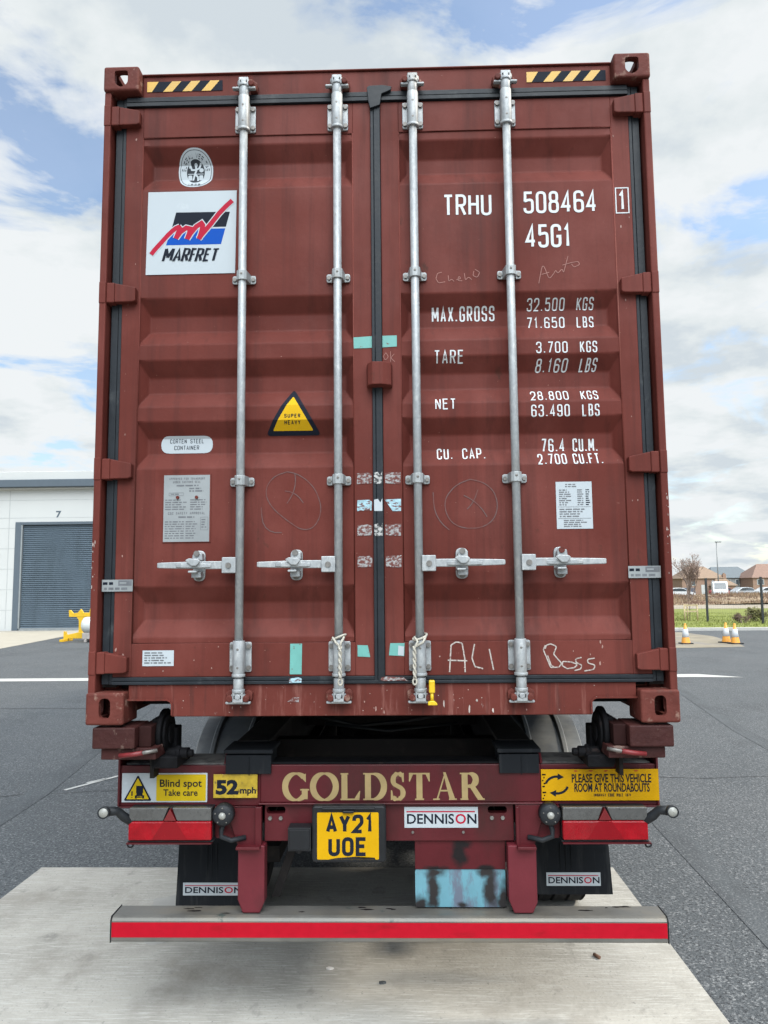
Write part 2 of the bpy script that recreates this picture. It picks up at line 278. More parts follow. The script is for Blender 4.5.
class MB:
    """collects shapes; build() links them as ONE mesh object (coordinates are world, or local when local=True)"""
    def __init__(s): s.v = []; s.f = []; s.mi = []; s.sm = []
    def add(s, vs, fs, mi=0, smooth=False):
        b = len(s.v); s.v += [tuple(x) for x in vs]
        for f in fs: s.f.append([b + i for i in f]); s.mi.append(mi); s.sm.append(smooth)
        return s
    def box(s, x0, x1, y0, y1, z0, z1, mi=0):
        x0, x1 = sorted((x0, x1)); y0, y1 = sorted((y0, y1)); z0, z1 = sorted((z0, z1))
        return s.add([(x0, y0, z0), (x1, y0, z0), (x1, y1, z0), (x0, y1, z0), (x0, y0, z1), (x1, y0, z1), (x1, y1, z1), (x0, y1, z1)],
              [(0, 3, 2, 1), (4, 5, 6, 7), (0, 1, 5, 4), (1, 2, 6, 5), (2, 3, 7, 6), (3, 0, 4, 7)], mi)
    def prism(s, pts, axis, a0, a1, mi=0, smooth=False):
        """pts: polygon in the two other axes (order x,y,z without axis), counter-clockwise or not"""
        def P(p, a): return {'x': (a, p[0], p[1]), 'y': (p[0], a, p[1]), 'z': (p[0], p[1], a)}[axis]
        n = len(pts); vs = [P(p, a0) for p in pts] + [P(p, a1) for p in pts]
        area = sum(pts[i][0] * pts[(i + 1) % n][1] - pts[(i + 1) % n][0] * pts[i][1] for i in range(n))
        flip = (area < 0) != (axis == 'y') != (a1 < a0)
        fs = [list(range(n))[::-1], [n + i for i in range(n)]]
        s.add(vs, [f[::-1] if flip else f for f in fs], mi)
        sides = [(i, (i + 1) % n, n + (i + 1) % n, n + i) for i in range(n)]
        b = len(s.v) - 2 * n
        for f in sides: s.f.append([b + i for i in (f[::-1] if flip else f)]); s.mi.append(mi); s.sm.append(smooth)
        return s
    def tube(s, path, r, n=10, mi=0, closed=False, caps=True):
        path = [Vector(p) for p in path]; m = len(path)
        rs = r if isinstance(r, (list, tuple)) else [r] * m
        up = None; rings = []
        for i, p in enumerate(path):
            a = path[i - 1] if (i > 0 or closed) else p; c = path[(i + 1) % m] if (i < m - 1 or closed) else p
            t = (c - a).normalized()
            if up is None: up = Vector((0, 0, 1)) if abs(t.z) < 0.9 else Vector((1, 0, 0))
            e1 = (up - t * up.dot(t)).normalized(); e2 = t.cross(e1); up = e1
            rings.append([p + (e1 * math.cos(2 * math.pi * k / n) + e2 * math.sin(2 * math.pi * k / n)) * rs[i] for k in range(n)])
        vs = [q for g in rings for q in g]
        fs = [(i * n + k, i * n + (k + 1) % n, ((i + 1) % m) * n + (k + 1) % n, ((i + 1) % m) * n + k) for i in range(m if closed else m - 1) for k in range(n)]
        s.add(vs, fs, mi, True)
        if caps and not closed:
            b = len(s.v) - len(vs)
            s.f.append([b + k for k in range(n)][::-1]); s.mi.append(mi); s.sm.append(False)
            s.f.append([b + (m - 1) * n + k for k in range(n)]); s.mi.append(mi); s.sm.append(False)
        return s
    def cyl(s, p0, p1, r, n=16, mi=0, r1=None): return s.tube([p0, p1], [r, r if r1 is None else r1], n, mi)
    def lathe(s, prof, c, axis='x', n=32, mi=0, smooth=True):
        """prof: list of (radius, offset along axis)"""
        vs = []
        for r, a in prof:
            for k in range(n):
                t = 2 * math.pi * k / n; u, v = r * math.cos(t), r * math.sin(t)
                vs.append((c[0] + a, c[1] + u, c[2] + v) if axis == 'x' else (c[0] + u, c[1] + v, c[2] + a) if axis == 'z' else (c[0] + v, c[1] + a, c[2] + u))
        m = len(prof)
        return s.add(vs, [(i * n + k, i * n + (k + 1) % n, (i + 1) * n + (k + 1) % n, (i + 1) * n + k) for i in range(m - 1) for k in range(n)], mi, smooth)
    def build(s, name, mats, parent=None, bevel=0, seg=2, local=False, fix=True, angle=35):
        me = bpy.data.meshes.new(name)
        o0 = Vector((0, 0, 0)) if local else root_loc(parent)
        me.from_pydata([(x[0] - o0.x, x[1] - o0.y, x[2] - o0.z) for x in s.v], [], s.f)
        for m in (mats if isinstance(mats, (list, tuple)) else [mats]): me.materials.append(MATS[m])
        me.polygons.foreach_set('material_index', s.mi); me.polygons.foreach_set('use_smooth', s.sm)
        if fix:
            b = bmesh.new(); b.from_mesh(me); bmesh.ops.recalc_face_normals(b, faces=b.faces); b.to_mesh(me); b.free()
        me.update()
        o = bpy.data.objects.new(name, me); COL.objects.link(o)
        if parent: o.parent = parent
        if bevel:
            md = o.modifiers.new('bevel', 'BEVEL'); md.width = bevel; md.segments = seg; md.limit_method = 'ANGLE'; md.angle_limit = R(angle)
        return o
def carve(o, cutters):
    """subtract MB cutters from o and leave plain mesh data"""
    cs = [c.build('cutter', 'interior_dark') for c in cutters]
    for c in cs:
        md = o.modifiers.new('cut', 'BOOLEAN'); md.object = c; md.operation = 'DIFFERENCE'; md.solver = 'EXACT'
    bpy.context.view_layer.update()
    me = bpy.data.meshes.new_from_object(o.evaluated_get(bpy.context.evaluated_depsgraph_get()))
    o.modifiers.clear(); o.data = me
    for c in cs: bpy.data.objects.remove(c)
    return o

# ------------------------------------------------------------------ lettering
def fillet(pts, r, closed=False, n=5):
    """pts: (x,y[,radius]); rounds corners"""
    m = len(pts); outp = []
    for i, p in enumerate(pts):
        rr = p[2] if len(p) > 2 else r
        if (not closed and i in (0, m - 1)) or rr <= 0: outp.append((p[0], p[1])); continue
        P = Vector(p[:2]); A = Vector(pts[i - 1][:2]); B = Vector(pts[(i + 1) % m][:2])
        a, b = A - P, B - P
        la = a.length * (0.5 if (closed or i > 1) else 1); lb = b.length * (0.5 if (closed or i < m - 2) else 1)
        if a.length < 1e-6 or b.length < 1e-6: outp.append(tuple(P)); continue
        ang = a.angle(b)
        d = min(rr / max(math.tan(ang / 2), 1e-3), la, lb)
        s, e = P + a.normalized() * d, P + b.normalized() * d
        for k in range(n + 1):
            t = k / n; q = s * (1 - t) ** 2 + P * 2 * t * (1 - t) + e * t ** 2
            q = q * 0.75 + ((s * (1 - t) + e * t) * 0 + q) * 0.25
            outp.append((q.x, q.y))
    return outp
def C(*p): return ('c', list(p))
def O(*p): return ('o', list(p))
S0 = 0
GL = {
 '0': [C((0, 0), (1, 0), (1, 1), (0, 1))], 'O': [C((0, 0), (1, 0), (1, 1), (0, 1))],
 '1': [O((.12, .78), (.55, 1, S0), (.55, 0))], 'I': [O((.5, 0), (.5, 1))],
 '2': [O((0, .70), (0, 1), (1, 1), (1, .55), (0, 0, S0), (1, 0))],
 '3': [O((0, .76), (0, 1), (1, 1), (1, .53), (.4, .53)), O((.4, .53), (1, .53), (1, 0), (0, 0), (0, .24))],
 '4': [O((.74, 0), (.74, 1, S0), (0, .26, S0), (1.05, .26))],
 '5': [O((.95, 1), (.08, 1, S0), (.04, .52, S0), (.06, .60), (1, .66), (1, 0), (0, 0), (0, .22))],
 '6': [O((1, .76), (1, 1), (0, 1), (0, 0), (1, 0), (1, .56), (0, .56), (0, .4))],
 '7': [O((0, 1), (1, 1, S0), (.3, 0))],
 '8': [C((.06, .53), (.94, .53), (.94, 1), (.06, 1)), C((0, 0), (1, 0), (1, .53), (0, .53))],
 '9': [O((0, .24), (0, 0), (1, 0), (1, 1), (0, 1), (0, .44), (1, .44), (1, .6))],
 'A': [O((0, 0), (.5, 1, S0), (1, 0)), O((.17, .28), (.83, .28))],
 'B': [C((0, 0, S0), (.95, 0), (.95, .53), (0, .53, S0)), O((0, .53), (0, 1, S0), (.88, 1), (.88, .53), (0, .53))],
 'C': [O((1, .74), (1, 1), (0, 1), (0, 0), (1, 0), (1, .26))],
 'D': [C((0, 0, S0), (1, 0), (1, 1), (0, 1, S0))],
 'E': [O((1, 1), (0, 1, S0), (0, 0, S0), (1, 0)), O((0, .53), (.85, .53))],
 'F': [O((1, 1), (0, 1, S0), (0, 0)), O((0, .53), (.85, .53))],
 'G': [O((1, .74), (1, 1), (0, 1), (0, 0), (1, 0), (1, .47, S0), (.55, .47))],
 'H': [O((0, 0), (0, 1)), O((1, 0), (1, 1)), O((0, .53), (1, .53))],
 'J': [O((.9, 1), (.9, 0), (0, 0), (0, .25))],
 'K': [O((0, 0), (0, 1)), O((1, 1), (.05, .42)), O((.3, .58), (1, 0))],
 'L': [O((0, 1), (0, 0, S0), (.95, 0))],
 'M': [O((0, 0), (0, 1)), O((.03, 1), (.5, .25)), O((.5, .25), (.97, 1)), O((1, 1), (1, 0))],
 'N': [O((0, 0), (0, 1)), O((.02, 1), (.98, 0)), O((1, 0), (1, 1))],
 'P': [O((0, 0), (0, 1, S0), (1, 1), (1, .46), (0, .46))],
 'R': [O((0, 0), (0, 1, S0), (1, 1), (1, .48), (0, .48)), O((.5, .48), (1, 0))],
 'S': [O((1, .75), (1, 1), (0, 1), (0, .55), (1, .47), (1, 0), (0, 0), (0, .25))],
 'T': [O((0, 1), (1, 1)), O((.5, 1), (.5, 0))],
 'U': [O((0, 1), (0, 0), (1, 0), (1, 1))],
 'V': [O((0, 1), (.5, 0, S0), (1, 1))],
 'W': [O((0, 1), (.25, 0, S0), (.5, .8, S0), (.75, 0, S0), (1, 1))],
 'X': [O((0, 0), (1, 1)), O((0, 1), (1, 0))], 'Y': [O((0, 1), (.5, .45, S0), (1, 1)), O((.5, .45), (.5, 0))],
 'Z': [O((0, 1), (1, 1, S0), (0, 0, S0), (1, 0))],
 '.': [O((.3, 0), (.3, .10))], '!': [O((.5, 1), (.5, .3)), O((.5, .1), (.5, 0))], '(': [O((.6, 1), (.3, .5), (.6, 0))], ')': [O((.4, 1), (.7, .5), (.4, 0))],
}
WID = {'1': .72, 'I': .25, '.': .42, 'M': 1.25, 'W': 1.35, '!': .4, ' ': 1.0, '(': .5, ')': .5}
def strip(pts, w, closed=False):
    """centre line -> list of quads with mitred joints; w scalar or f(tangent)->half width vector"""
    q = [Vector(p) for p in pts]
    d = [q[0]]
    for p in q[1:]:
        if (p - d[-1]).length > 1e-5: d.append(p)
    if closed and (d[0] - d[-1]).length < 1e-5: d.pop()
    m = len(d); l = []
    for i in range(m):
        a = d[i] - d[i - 1] if (i > 0 or closed) else d[1] - d[0]
        b = d[(i + 1) % m] - d[i] if (i < m - 1 or closed) else a
        if i == 0 and not closed: a = b
        a, b = a.normalized(), b.normalized()
        na, nb = Vector((-a.y, a.x)), Vector((-b.y, b.x))
        nn = na + nb
        if nn.length < 0.15: nn = na
        nn.normalize(); k = 1 / max(nn.dot(na), 0.45)
        h = w(a + b) if callable(w) else w / 2
        l.append((d[i] + nn * h * k, d[i] - nn * h * k))
    qs = []
    for i in range(m if closed else m - 1):
        A, B = l[i], l[(i + 1) % m]; qs.append([A[0], B[0], B[1], A[1]])
    return qs
_fontcache = {}
def font_polys(s, bold=0.0):
    """outline of a string in Blender's built-in font, cap height 1, origin at left baseline"""
    key = (s, bold)
    if key in _fontcache: return _fontcache[key]
    def get(t):
        cu = bpy.data.curves.new('t', 'FONT'); cu.body = t; cu.offset = bold; cu.resolution_u = 3; cu.fill_mode = 'FRONT'
        ob = bpy.data.objects.new('t', cu); COL.objects.link(ob); bpy.context.view_layer.update()
        me = bpy.data.meshes.new_from_object(ob.evaluated_get(bpy.context.evaluated_depsgraph_get()))
        r = [[(me.vertices[i].co.x, me.vertices[i].co.y) for i in p.vertices] for p in me.polygons]
        bpy.data.objects.remove(ob); bpy.data.curves.remove(cu); bpy.data.meshes.remove(me)
        return r
    H = max(y for p in get('H') for x, y in p)
    ps = [[(x / H, y / H) for x, y in p] for p in get(s)]
    x0 = min(x for p in ps for x, y in p)
    ps = [[(x - x0, y) for x, y in p] for p in ps]
    _fontcache[key] = ps
    return ps

class Decal:
    """flat painted marks in (u,v); every layer is lifted a little above the last"""
    def __init__(s): s.p = []; s.k = 0; s.layer = 0
    def up(s): s.layer += 1; s.k = 0; return s
    def poly(s, pts, m): s.p.append(([tuple(x) for x in pts], m, s.layer * 0.0005 + (s.k % 10) * 0.00004)); s.k += 1; return s
    def polys(s, ps, m):
        for i, p in enumerate(ps): s.p.append(([tuple(x) for x in p], m, s.layer * 0.0005 + (s.k % 10) * 0.00004 + i * 0.0000016))
        s.k += 1; return s
    def rect(s, u0, v0, u1, v1, m): return s.poly([(u0, v0), (u1, v0), (u1, v1), (u0, v1)], m)
    def rrect(s, u0, v0, u1, v1, r, m): return s.poly(fillet([(u0, v0), (u1, v0), (u1, v1), (u0, v1)], r, True), m)
    def ellipse(s, c, a, b, m, n=36, e=1.0):
        f = lambda x: math.copysign(abs(x) ** e, x)
        return s.poly([(c[0] + a * f(math.cos(2 * math.pi * k / n)), c[1] + b * f(math.sin(2 * math.pi * k / n))) for k in range(n)], m)
    def stroke(s, pts, w, m, closed=False, r=0): return s.polys(strip(fillet(pts, r, closed) if r else [p[:2] for p in pts], w, closed), m)
    def text(s, t, u, v, h, cw, sw, m, gap=None, slant=0, width=None, xf=None, nibf=None):
        """stroke lettering: cap height h, letter width cw, stroke sw; width = squeeze the whole to this length"""
        gap = sw * 1.5 if gap is None else gap
        adv = []
        for ch in t:
            wd = cw * WID.get(ch, 1.0); adv.append(wd)
        total = sum(adv) + gap * (len(t) - 1)
        if width:
            k = (width - 0) / total; cw *= k; gap *= k
        x = u
        for ch in t:
            wd = cw * WID.get(ch, 1.0)
            for kind, pl in GL.get(ch, []):
                W_, H_ = max(wd - sw, 1e-5), h - sw
                pts = [(sw / 2 + p[0] * W_, sw / 2 + p[1] * H_, *( [p[2]] if len(p) > 2 else [])) for p in pl]
                pts = fillet(pts, 0.48 * W_, kind == 'c')
                qs = strip(pts, nibf or sw, kind == 'c')
                f = xf or (lambda a, b: (a + slant * b, b))
                qs2 = []
                for q in qs:
                    qq = []
                    for pnt in q:
                        if xf: qq.append(xf(x - u + pnt.x, pnt.y))
                        else: qq.append((x + pnt.x + slant * pnt.y, v + pnt.y))
                    qs2.append(qq)
                s.polys(qs2, m)
            x += wd + gap
        return s
    def font(s, t, u, v, h, m, width=None, sx=1.0, bold=0.0, slant=0):
        ps = font_polys(t, bold)
        if width: sx = width / (max(x for p in ps for x, y in p) * h)
        return s.polys([[(u + x * h * sx + slant * y * h, v + y * h) for x, y in p] for p in ps], m)
    def lines(s, u0, v0, u1, v1, n, m, fill=0.55, seed=1, ragged=True):
        """rows of print too small to read"""
        rd = random.Random(seed); dh = (v1 - v0) / n
        for i in range(n):
            v = v1 - (i + 0.5) * dh; u = u0; end = u0 + (u1 - u0) * (rd.uniform(0.6, 1) if ragged else 1)
            while u < end:
                wl = rd.uniform(0.5, 2.4) * dh * 1.3; e = min(u + wl, end)
                s.polys([[(u, v - dh * fill / 2), (e, v - dh * fill / 2), (e, v + dh * fill / 2), (u, v + dh * fill / 2)]], m); u = e + dh * 0.45
        return s
    def build(s, name, parent, org=(0, 0, 0), y=None, drape=False, thick=0.0):
        """(u,v) -> (org.x+u, org.y - lift, org.z+v); with drape the marks follow the pressed door skin"""
        b = bmesh.new(); names = []
        lay = b.verts.layers.float.new('lift')
        for pts, m, off in s.p:
            if m not in names: names.append(m)
            vs = []
            for x in pts:
                q = b.verts.new((x[0] + org[0], x[1] + org[2], 0)); q[lay] = off; vs.append(q)
            try: f = b.faces.new(vs)
            except ValueError: continue
            f.material_index = names.index(m)
        big = [f for f in b.faces if len(f.verts) > 4]
        if big: bmesh.ops.triangulate(b, faces=big)
        if drape:
            lo = min(q.co.y for q in b.verts); hi = max(q.co.y for q in b.verts)
            for zc in ZBREAKS:
                if lo < zc < hi: bmesh.ops.bisect_plane(b, geom=b.verts[:] + b.edges[:] + b.faces[:], plane_co=(0, zc, 0), plane_no=(0, 1, 0), dist=1e-6)
            for xc in XBREAKS: bmesh.ops.bisect_plane(b, geom=b.verts[:] + b.edges[:] + b.faces[:], plane_co=(xc, 0, 0), plane_no=(1, 0, 0), dist=1e-6)
        o0 = root_loc(parent)
        for q in b.verts:
            x, z = q.co.x, q.co.y
            yy = (skin_y(x, z) - 0.0016) if drape else org[1]
            q.co = (x - o0.x, yy - q[lay] - o0.y, z - o0.z)
        for f in b.faces:
            f.normal_update()
            if f.normal.y > 0: f.normal_flip()
        me = bpy.data.meshes.new(name); b.to_mesh(me); b.free()
        for m in names: me.materials.append(MATS[m])
        o = bpy.data.objects.new(name, me); COL.objects.link(o); o.parent = parent
        if thick:
            md = o.modifiers.new('solid', 'SOLIDIFY'); md.thickness = thick; md.offset = -1
        return o

# ================================================================== SETTING: ground
def sheet(name, pts, z, m, kind='structure', thick=0):
    b = MB()
    if thick: b.prism(pts, 'z', z - thick, z)
    else: b.add([(x, y, z) for x, y in pts], [list(range(len(pts)))])
    o = b.build(name, m); o['kind'] = kind
    return o
sheet('ground', [(-2200, -900), (2200, -900), (2200, 2600), (-2200, 2600)], -0.03, 'field')
sheet('asphalt_yard', [(-70, -60), (70, -60), (70, 29.6), (10, 30.3), (2, 30.8), (2, 60), (-70, 60)], 0.0, 'asphalt')
PADX0, PADX1, PADY1 = -2.36, 1.46, 2.12
sheet('concrete_pad', [(PADX0, -9), (PADX1, -9), (PADX1, PADY1), (PADX0, PADY1)], 0.004, 'concrete')
# damp marks on the pad
rd = random.Random(3)
def blob(cx, cy, rx, ry, seed, n=40):
    q = random.Random(seed); ph = [q.uniform(0, 6.28) for _ in range(5)]
    return [(cx + rx * math.cos(t) * (1 + .18 * math.sin(2 * t + ph[0]) + .12 * math.sin(3 * t + ph[1]) + .08 * math.sin(7 * t + ph[2])),
             cy + ry * math.sin(t) * (1 + .18 * math.sin(2 * t + ph[3]) + .12 * math.sin(5 * t + ph[4]))) for t in [2 * math.pi * k / n for k in range(n)]]
sheet('damp_stain', blob(-1.26, 1.55, .16, .13, 2), 0.0052, 'oil_stain')
sheet('damp_stain', blob(-1.20, 1.15, .17, .14, 5), 0.0056, 'oil_stain')
sheet('apron', [(-40, 21.0), (-13.4, 22.2), (-14.4, 29.6), (-14.2, 34.7), (-40, 34.7)], 0.006, 'apron_concrete')
sheet('road_marking', [(-24, 13.0), (6.0, 13.0), (7.0, 12.9), (6.3, 13.55), (-24, 13.5)], 0.005, 'road_white')
for pts in ([(-3.12, 4.15), (-3.08, 4.13), (-2.60, 5.0), (-2.63, 5.02)], [(-3.02, 4.42), (-2.99, 4.40), (-2.86, 4.55), (-2.90, 4.58)]):
    sheet('chalk_mark', pts, 0.005, 'road_white')
sheet('tar_seam', [(8.2, 14.6), (8.32, 14.55), (16.2, 22.0), (16.1, 22.1)], 0.005, 'tar')
def ribbon(name, pts, w_, z, m):
    b = MB(); qs = strip(pts, w_)
    for q_ in qs: b.add([(p.x, p.y, z) for p in q_], [(0, 1, 2, 3)])
    o = b.build(name, m); o['kind'] = 'structure'
rd = random.Random(17)
def crack(x, y, dx, dy, n, sd):
    rd = random.Random(sd); pts = [(x, y)]
    for k in range(n): x += dx + rd.gauss(0, abs(dx) * .25 + .03); y += dy + rd.gauss(0, abs(dy) * .2 + .03); pts.append((x, y))
    return pts
ribbon('asphalt_crack', crack(-5.6, 3.4, .22, .06, 14, 3), .012, .003, 'tar')
ribbon('asphalt_crack', crack(2.2, 4.6, .28, .05, 16, 5), .012, .003, 'tar')
ribbon('asphalt_crack', crack(-9.5, 9.0, .4, .02, 18, 6), .03, .003, 'tar')
ribbon('tyre_mark', [(1.95, -3), (2.0, 0), (2.12, 3), (2.5, 7), (3.3, 12), (4.6, 18)], .20, .0035, 'tyre_dust')
ribbon('tyre_mark', [(3.85, -3), (3.9, 0), (4.02, 3), (4.4, 7), (5.2, 12), (6.5, 18)], .20, .0035, 'tyre_dust')
ribbon('tyre_mark', [(-3.0, -3), (-3.05, 0), (-3.3, 4), (-4.0, 9), (-5.2, 15), (-7, 22)], .22, .0035, 'tyre_dust')
sheet('gravel_patch', [(7.6, 20.6), (10.5, 20.9), (11.0, 22.6), (11.6, 26.3), (11.4, 29.0), (9.5, 30.0), (7.8, 26.0)], 0.006, 'dusty_gravel')
b = MB(); b.prism([(2, 30.5), (10, 30.1), (40, 29.1), (40, 29.4), (10, 30.4), (2, 30.8)], 'z', -0.02, 0.12); o = b.build('kerb', 'kerb_stone', bevel=0.015); o['kind'] = 'structure'
sheet('grass_verge', [(2, 30.8), (10, 30.4), (40, 29.4), (90, 28), (90, 60), (2, 60)], 0.09, 'grass_green')
sheet('gravel_path', [(2, 60), (130, 58), (130, 68), (2, 74)], 0.10, 'pale_path')
def bank_h(x, y): 
    t = (y - 74) / 12
    return (0.1 + 0.72 * max(0, min(1, t)) if y < 90 else 0.82 - 0.5 * min(1, (y - 90) / 12)) + 0.12 * math.sin(x * .31) * math.sin(y * .7 + x * .1)
b = MB(); nx, ny = 60, 16
vs = [(2 + i * 2.3, 74 + j * 2, bank_h(2 + i * 2.3, 74 + j * 2)) for j in range(ny) for i in range(nx)]
b.add(vs, [(j * nx + i, j * nx + i + 1, (j + 1) * nx + i + 1, (j + 1) * nx + i) for j in range(ny - 1) for i in range(nx - 1)], 0, True)
o = b.build('bank', 'scrub_soil'); o['kind'] = 'structure'
sheet('car_park', [(0, 104), (160, 104), (160, 135), (0, 135)], 0.28, 'pale_path')
sheet('housing_ground', [(0, 135), (240, 135), (240, 240), (0, 240)], 0.20, 'field')

# ================================================================== THE CONTAINER
W, ZB, ZT = 1.219, 1.30, 4.196
LEN = 12.19
box_root = thing('shipping_container', 'dark red steel shipping container with two locked rear doors, riding on the trailer', 'shipping container', (0, 0, ZB))
YD, YP, DEP, RAMP = 0.050, 0.056, 0.047, 0.036
PX0, PX1 = 0.103, 1.050                    # pressed panel, mirrored
PZ0, PZ1 = 1.626, 3.885
GROOVES = [(3.846, 3.640), (3.136, 2.924), (2.854, 2.645), (2.580, 2.373), (1.864, 1.652)]
SLOPE = 0.069
ZBREAKS = sorted([z for a, c in GROOVES for z in (a, a - SLOPE, c + SLOPE, c)] + [PZ0, PZ1])
XBREAKS = [sx * v for sx in (-1, 1) for v in (PX0, PX0 + RAMP, PX1 - RAMP, PX1)]
def gdepth(z):
    for a, c in GROOVES:
        if c < z < a: return min(1, (a - z) / SLOPE, (z - c) / SLOPE)
    return 0.0
def skin_y(x, z):
    ax = abs(x)
    if not (PX0 < ax < PX1 and PZ0 < z < PZ1): return YD
    return YP + DEP * gdepth(z) * max(0, min(1, (ax - PX0) / RAMP, (PX1 - ax) / RAMP))
# ---- frame
for sx in (-1, 1):
    b = MB(); b.box(sx * 1.186, sx * 1.217, 0.012, 0.125, ZB + .112, ZT - .112); b.box(sx * 1.135, sx * 1.217, 0.125, 0.16, ZB + .112, ZT - .112)
    b.build('corner_post', 'container_paint', box_root, 0.006)
    b = MB(); b.box(sx * 1.128, sx * 1.1855, 0.092, 0.1245, 1.44, 4.085); b.build('door_gap', 'interior_dark', box_root)
b = MB(); b.box(-1.06, 1.06, 0.060, 0.150, 4.060, 4.186); b.box(-1.06, 1.06, 0.050, 0.30, 4.1865, 4.194); b.build('door_header', 'container_paint', box_root, 0.004)
b = MB(); b.prism([(-1.058, 1.390), (-0.893, 1.390), (-0.881, 1.384), (-0.875, 1.374), (-0.875, 1.323), (0.875, 1.323), (0.875, 1.374), (0.881, 1.384), (0.893, 1.390), (1.058, 1.390), (1.058, 1.455), (-1.058, 1.455)], 'y', 0.048, 0.16)
b.build('door_sill', 'sill_paint', box_root, 0.004)
for sx in (-1, 1):
    b = MB(); b.prism([(sx * 1.062, 1.397), (sx * .893, 1.397), (sx * .881, 1.391), (sx * .867, 1.376), (sx * .867, 1.330), (sx * .8745, 1.330), (sx * .8745, 1.374), (sx * .8805, 1.384), (sx * .893, 1.3895), (sx * 1.062, 1.3895)], 'y', 0.040, 0.0475); b.build('sill_lip', 'sill_paint', box_root)
def casting(sx, bottom):
    z0, z1 = (ZB - .004, ZB + .128) if bottom else (ZT - .112, ZT + .004)
    b = MB(); b.box(sx * 1.060, sx * 1.2195, 0.0, 0.175, z0, z1)
    o = b.build('corner_casting', 'casting_paint', box_root, 0.010, 3)
    ci = MB(); ci.box(sx * 1.088, sx * 1.193, 0.026, 0.150, z0 + .027, z1 - .027)
    cf = MB(); xc = 1.139; zc = (z0 + z1) / 2 + (0.002 if bottom else -.002)
    if bottom: oval = fillet([(xc - .024, zc - .042), (xc + .024, zc - .042), (xc + .024, zc + .042), (xc - .024, zc + .042)], .024, True)
    else: oval = fillet([(xc - .030, zc + .039), (xc + .030, zc + .039), (xc + .030, zc - .022, .03), (xc, zc - .042, .02), (xc - .030, zc - .022, .03)], .012, True)
    cf.prism([(sx * p[0], p[1]) for p in oval], 'y', -0.05, 0.05)
    cs = MB(); yc = 0.089; cs.prism(fillet([(yc - .04, zc - .036), (yc + .04, zc - .036), (yc + .04, zc + .036), (yc - .04, zc + .036)], .025, True), 'x', sx * 1.15, sx * 1.26)
    ct = MB(); xm = sx * 1.139; ct.prism(fillet([(xm - .03, yc - .055), (xm + .03, yc - .055), (xm + .03, yc + .055), (xm - .03, yc + .055)], .028, True), 'z', z0 - .05 if bottom else z1 - .06, z0 + .06 if bottom else z1 + .05)
    return carve(o, [ci, cf, cs, ct])
for sx in (-1, 1):
    casting(sx, True); casting(sx, False)
# ---- body behind the doors
b = MB()
def wave(n0, n1, xo, xi, pitch=.28):
    pts = []; y = n0
    while y < n1 - pitch:
        pts += [(xo, y), (xo, y + .07), (xi, y + .138), (xi, y + .21)]; y += pitch
    return pts + [(xo, y)]
for sx in (-1, 1):
    pts = wave(.18, LEN - .1, sx * 1.212, sx * 1.176); bb = MB(); m = len(pts)
    bb.add([(p[0], p[1], 1.45) for p in pts] + [(p[0], p[1], 4.12) for p in pts], [(i, i + 1, m + i + 1, m + i) for i in range(m - 1)])
    bb.build('side_wall', 'container_paint', box_root)
    bb = MB(); bb.box(sx * 1.15, sx * 1.216, .176, LEN - .18, 4.12, 4.185); bb.box(sx * 1.13, sx * 1.214, .176, LEN - .18, 1.30, 1.452); bb.build('side_rail', 'container_paint', box_root, .004)
b = MB(); b.box(-1.17, 1.17, .16, LEN - .02, 4.13, 4.17); b.build('roof', 'container_paint', box_root)
b = MB(); b.box(-1.2, 1.2, LEN - .06, LEN, 1.31, 4.18); b.build('front_wall', 'container_paint', box_root)
b = MB(); b.box(-1.13, 1.13, .17, LEN - .07, 1.425, 1.450)
y = .45
while y < LEN - .3: b.box(-1.129, 1.129, y, y + .045, 1.318, 1.424); y += .31
b.build('floor', 'dark_chassis', box_root)

# worn paint along the posts and the sill
def flecks(name, par, n, x0, x1, z0, z1, y, seed, m, smin=.002, smax=.006, tall=2.0):
    rd = random.Random(seed); D = Decal()
    for k in range(n):
        a = rd.uniform(smin, smax); D.poly(blob(rd.uniform(x0, x1), rd.uniform(z0, z1), a, a * rd.uniform(.6, tall), seed * 50 + k, 10), m)
    o = D.build(name, par, org=(0, y, 0)); o['kind'] = 'stuff'
for sx, zc in ((-1, 1.95), (1, 2.05)):
    flecks('paint_chips', box_root, 12, sx * 1.200, sx * 1.214, zc - .25, zc + .22, .0112, 3 + sx, 'chip_light', .0007, .0019, 6)
flecks('paint_chips', box_root, 18, -.80, .80, 1.330, 1.44, .0472, 8, 'chip_pale', .001, .0035, 3)
flecks('paint_chips', box_root, 5, .22, .62, 1.340, 1.40, .0470, 9, 'chip_light', .002, .0045, 7)

# ---- doors
BARX = (-0.584, -0.168, 0.168, 0.580)
def bolt(b, x, y, z, r=.011, h=.010, mi=0):
    b.prism([(x + r * math.cos(k * math.pi / 3), z + r * math.sin(k * math.pi / 3)) for k in range(6)], 'y', y - h, y, mi)
def mitre(zs, nx):
    fs = []
    for j in range(len(zs) - 1):
        for i in range(nx - 1):
            A, B_, C_, D_ = j * nx + i, j * nx + i + 1, (j + 1) * nx + i + 1, (j + 1) * nx + i
            lo, hi = gdepth(zs[j] + 1e-5 if False else zs[j]), gdepth(zs[j + 1])
            if i == 0 and abs(lo - hi) > .5: fs += [(A, B_, C_), (A, C_, D_)] if hi > lo else [(B_, C_, D_), (A, B_, D_)]
            elif i == nx - 2 and abs(lo - hi) > .5: fs += [(A, B_, D_), (B_, C_, D_)] if hi > lo else [(A, B_, C_), (A, C_, D_)]
            else: fs.append((A, B_, C_, D_))
    return fs
doors = []
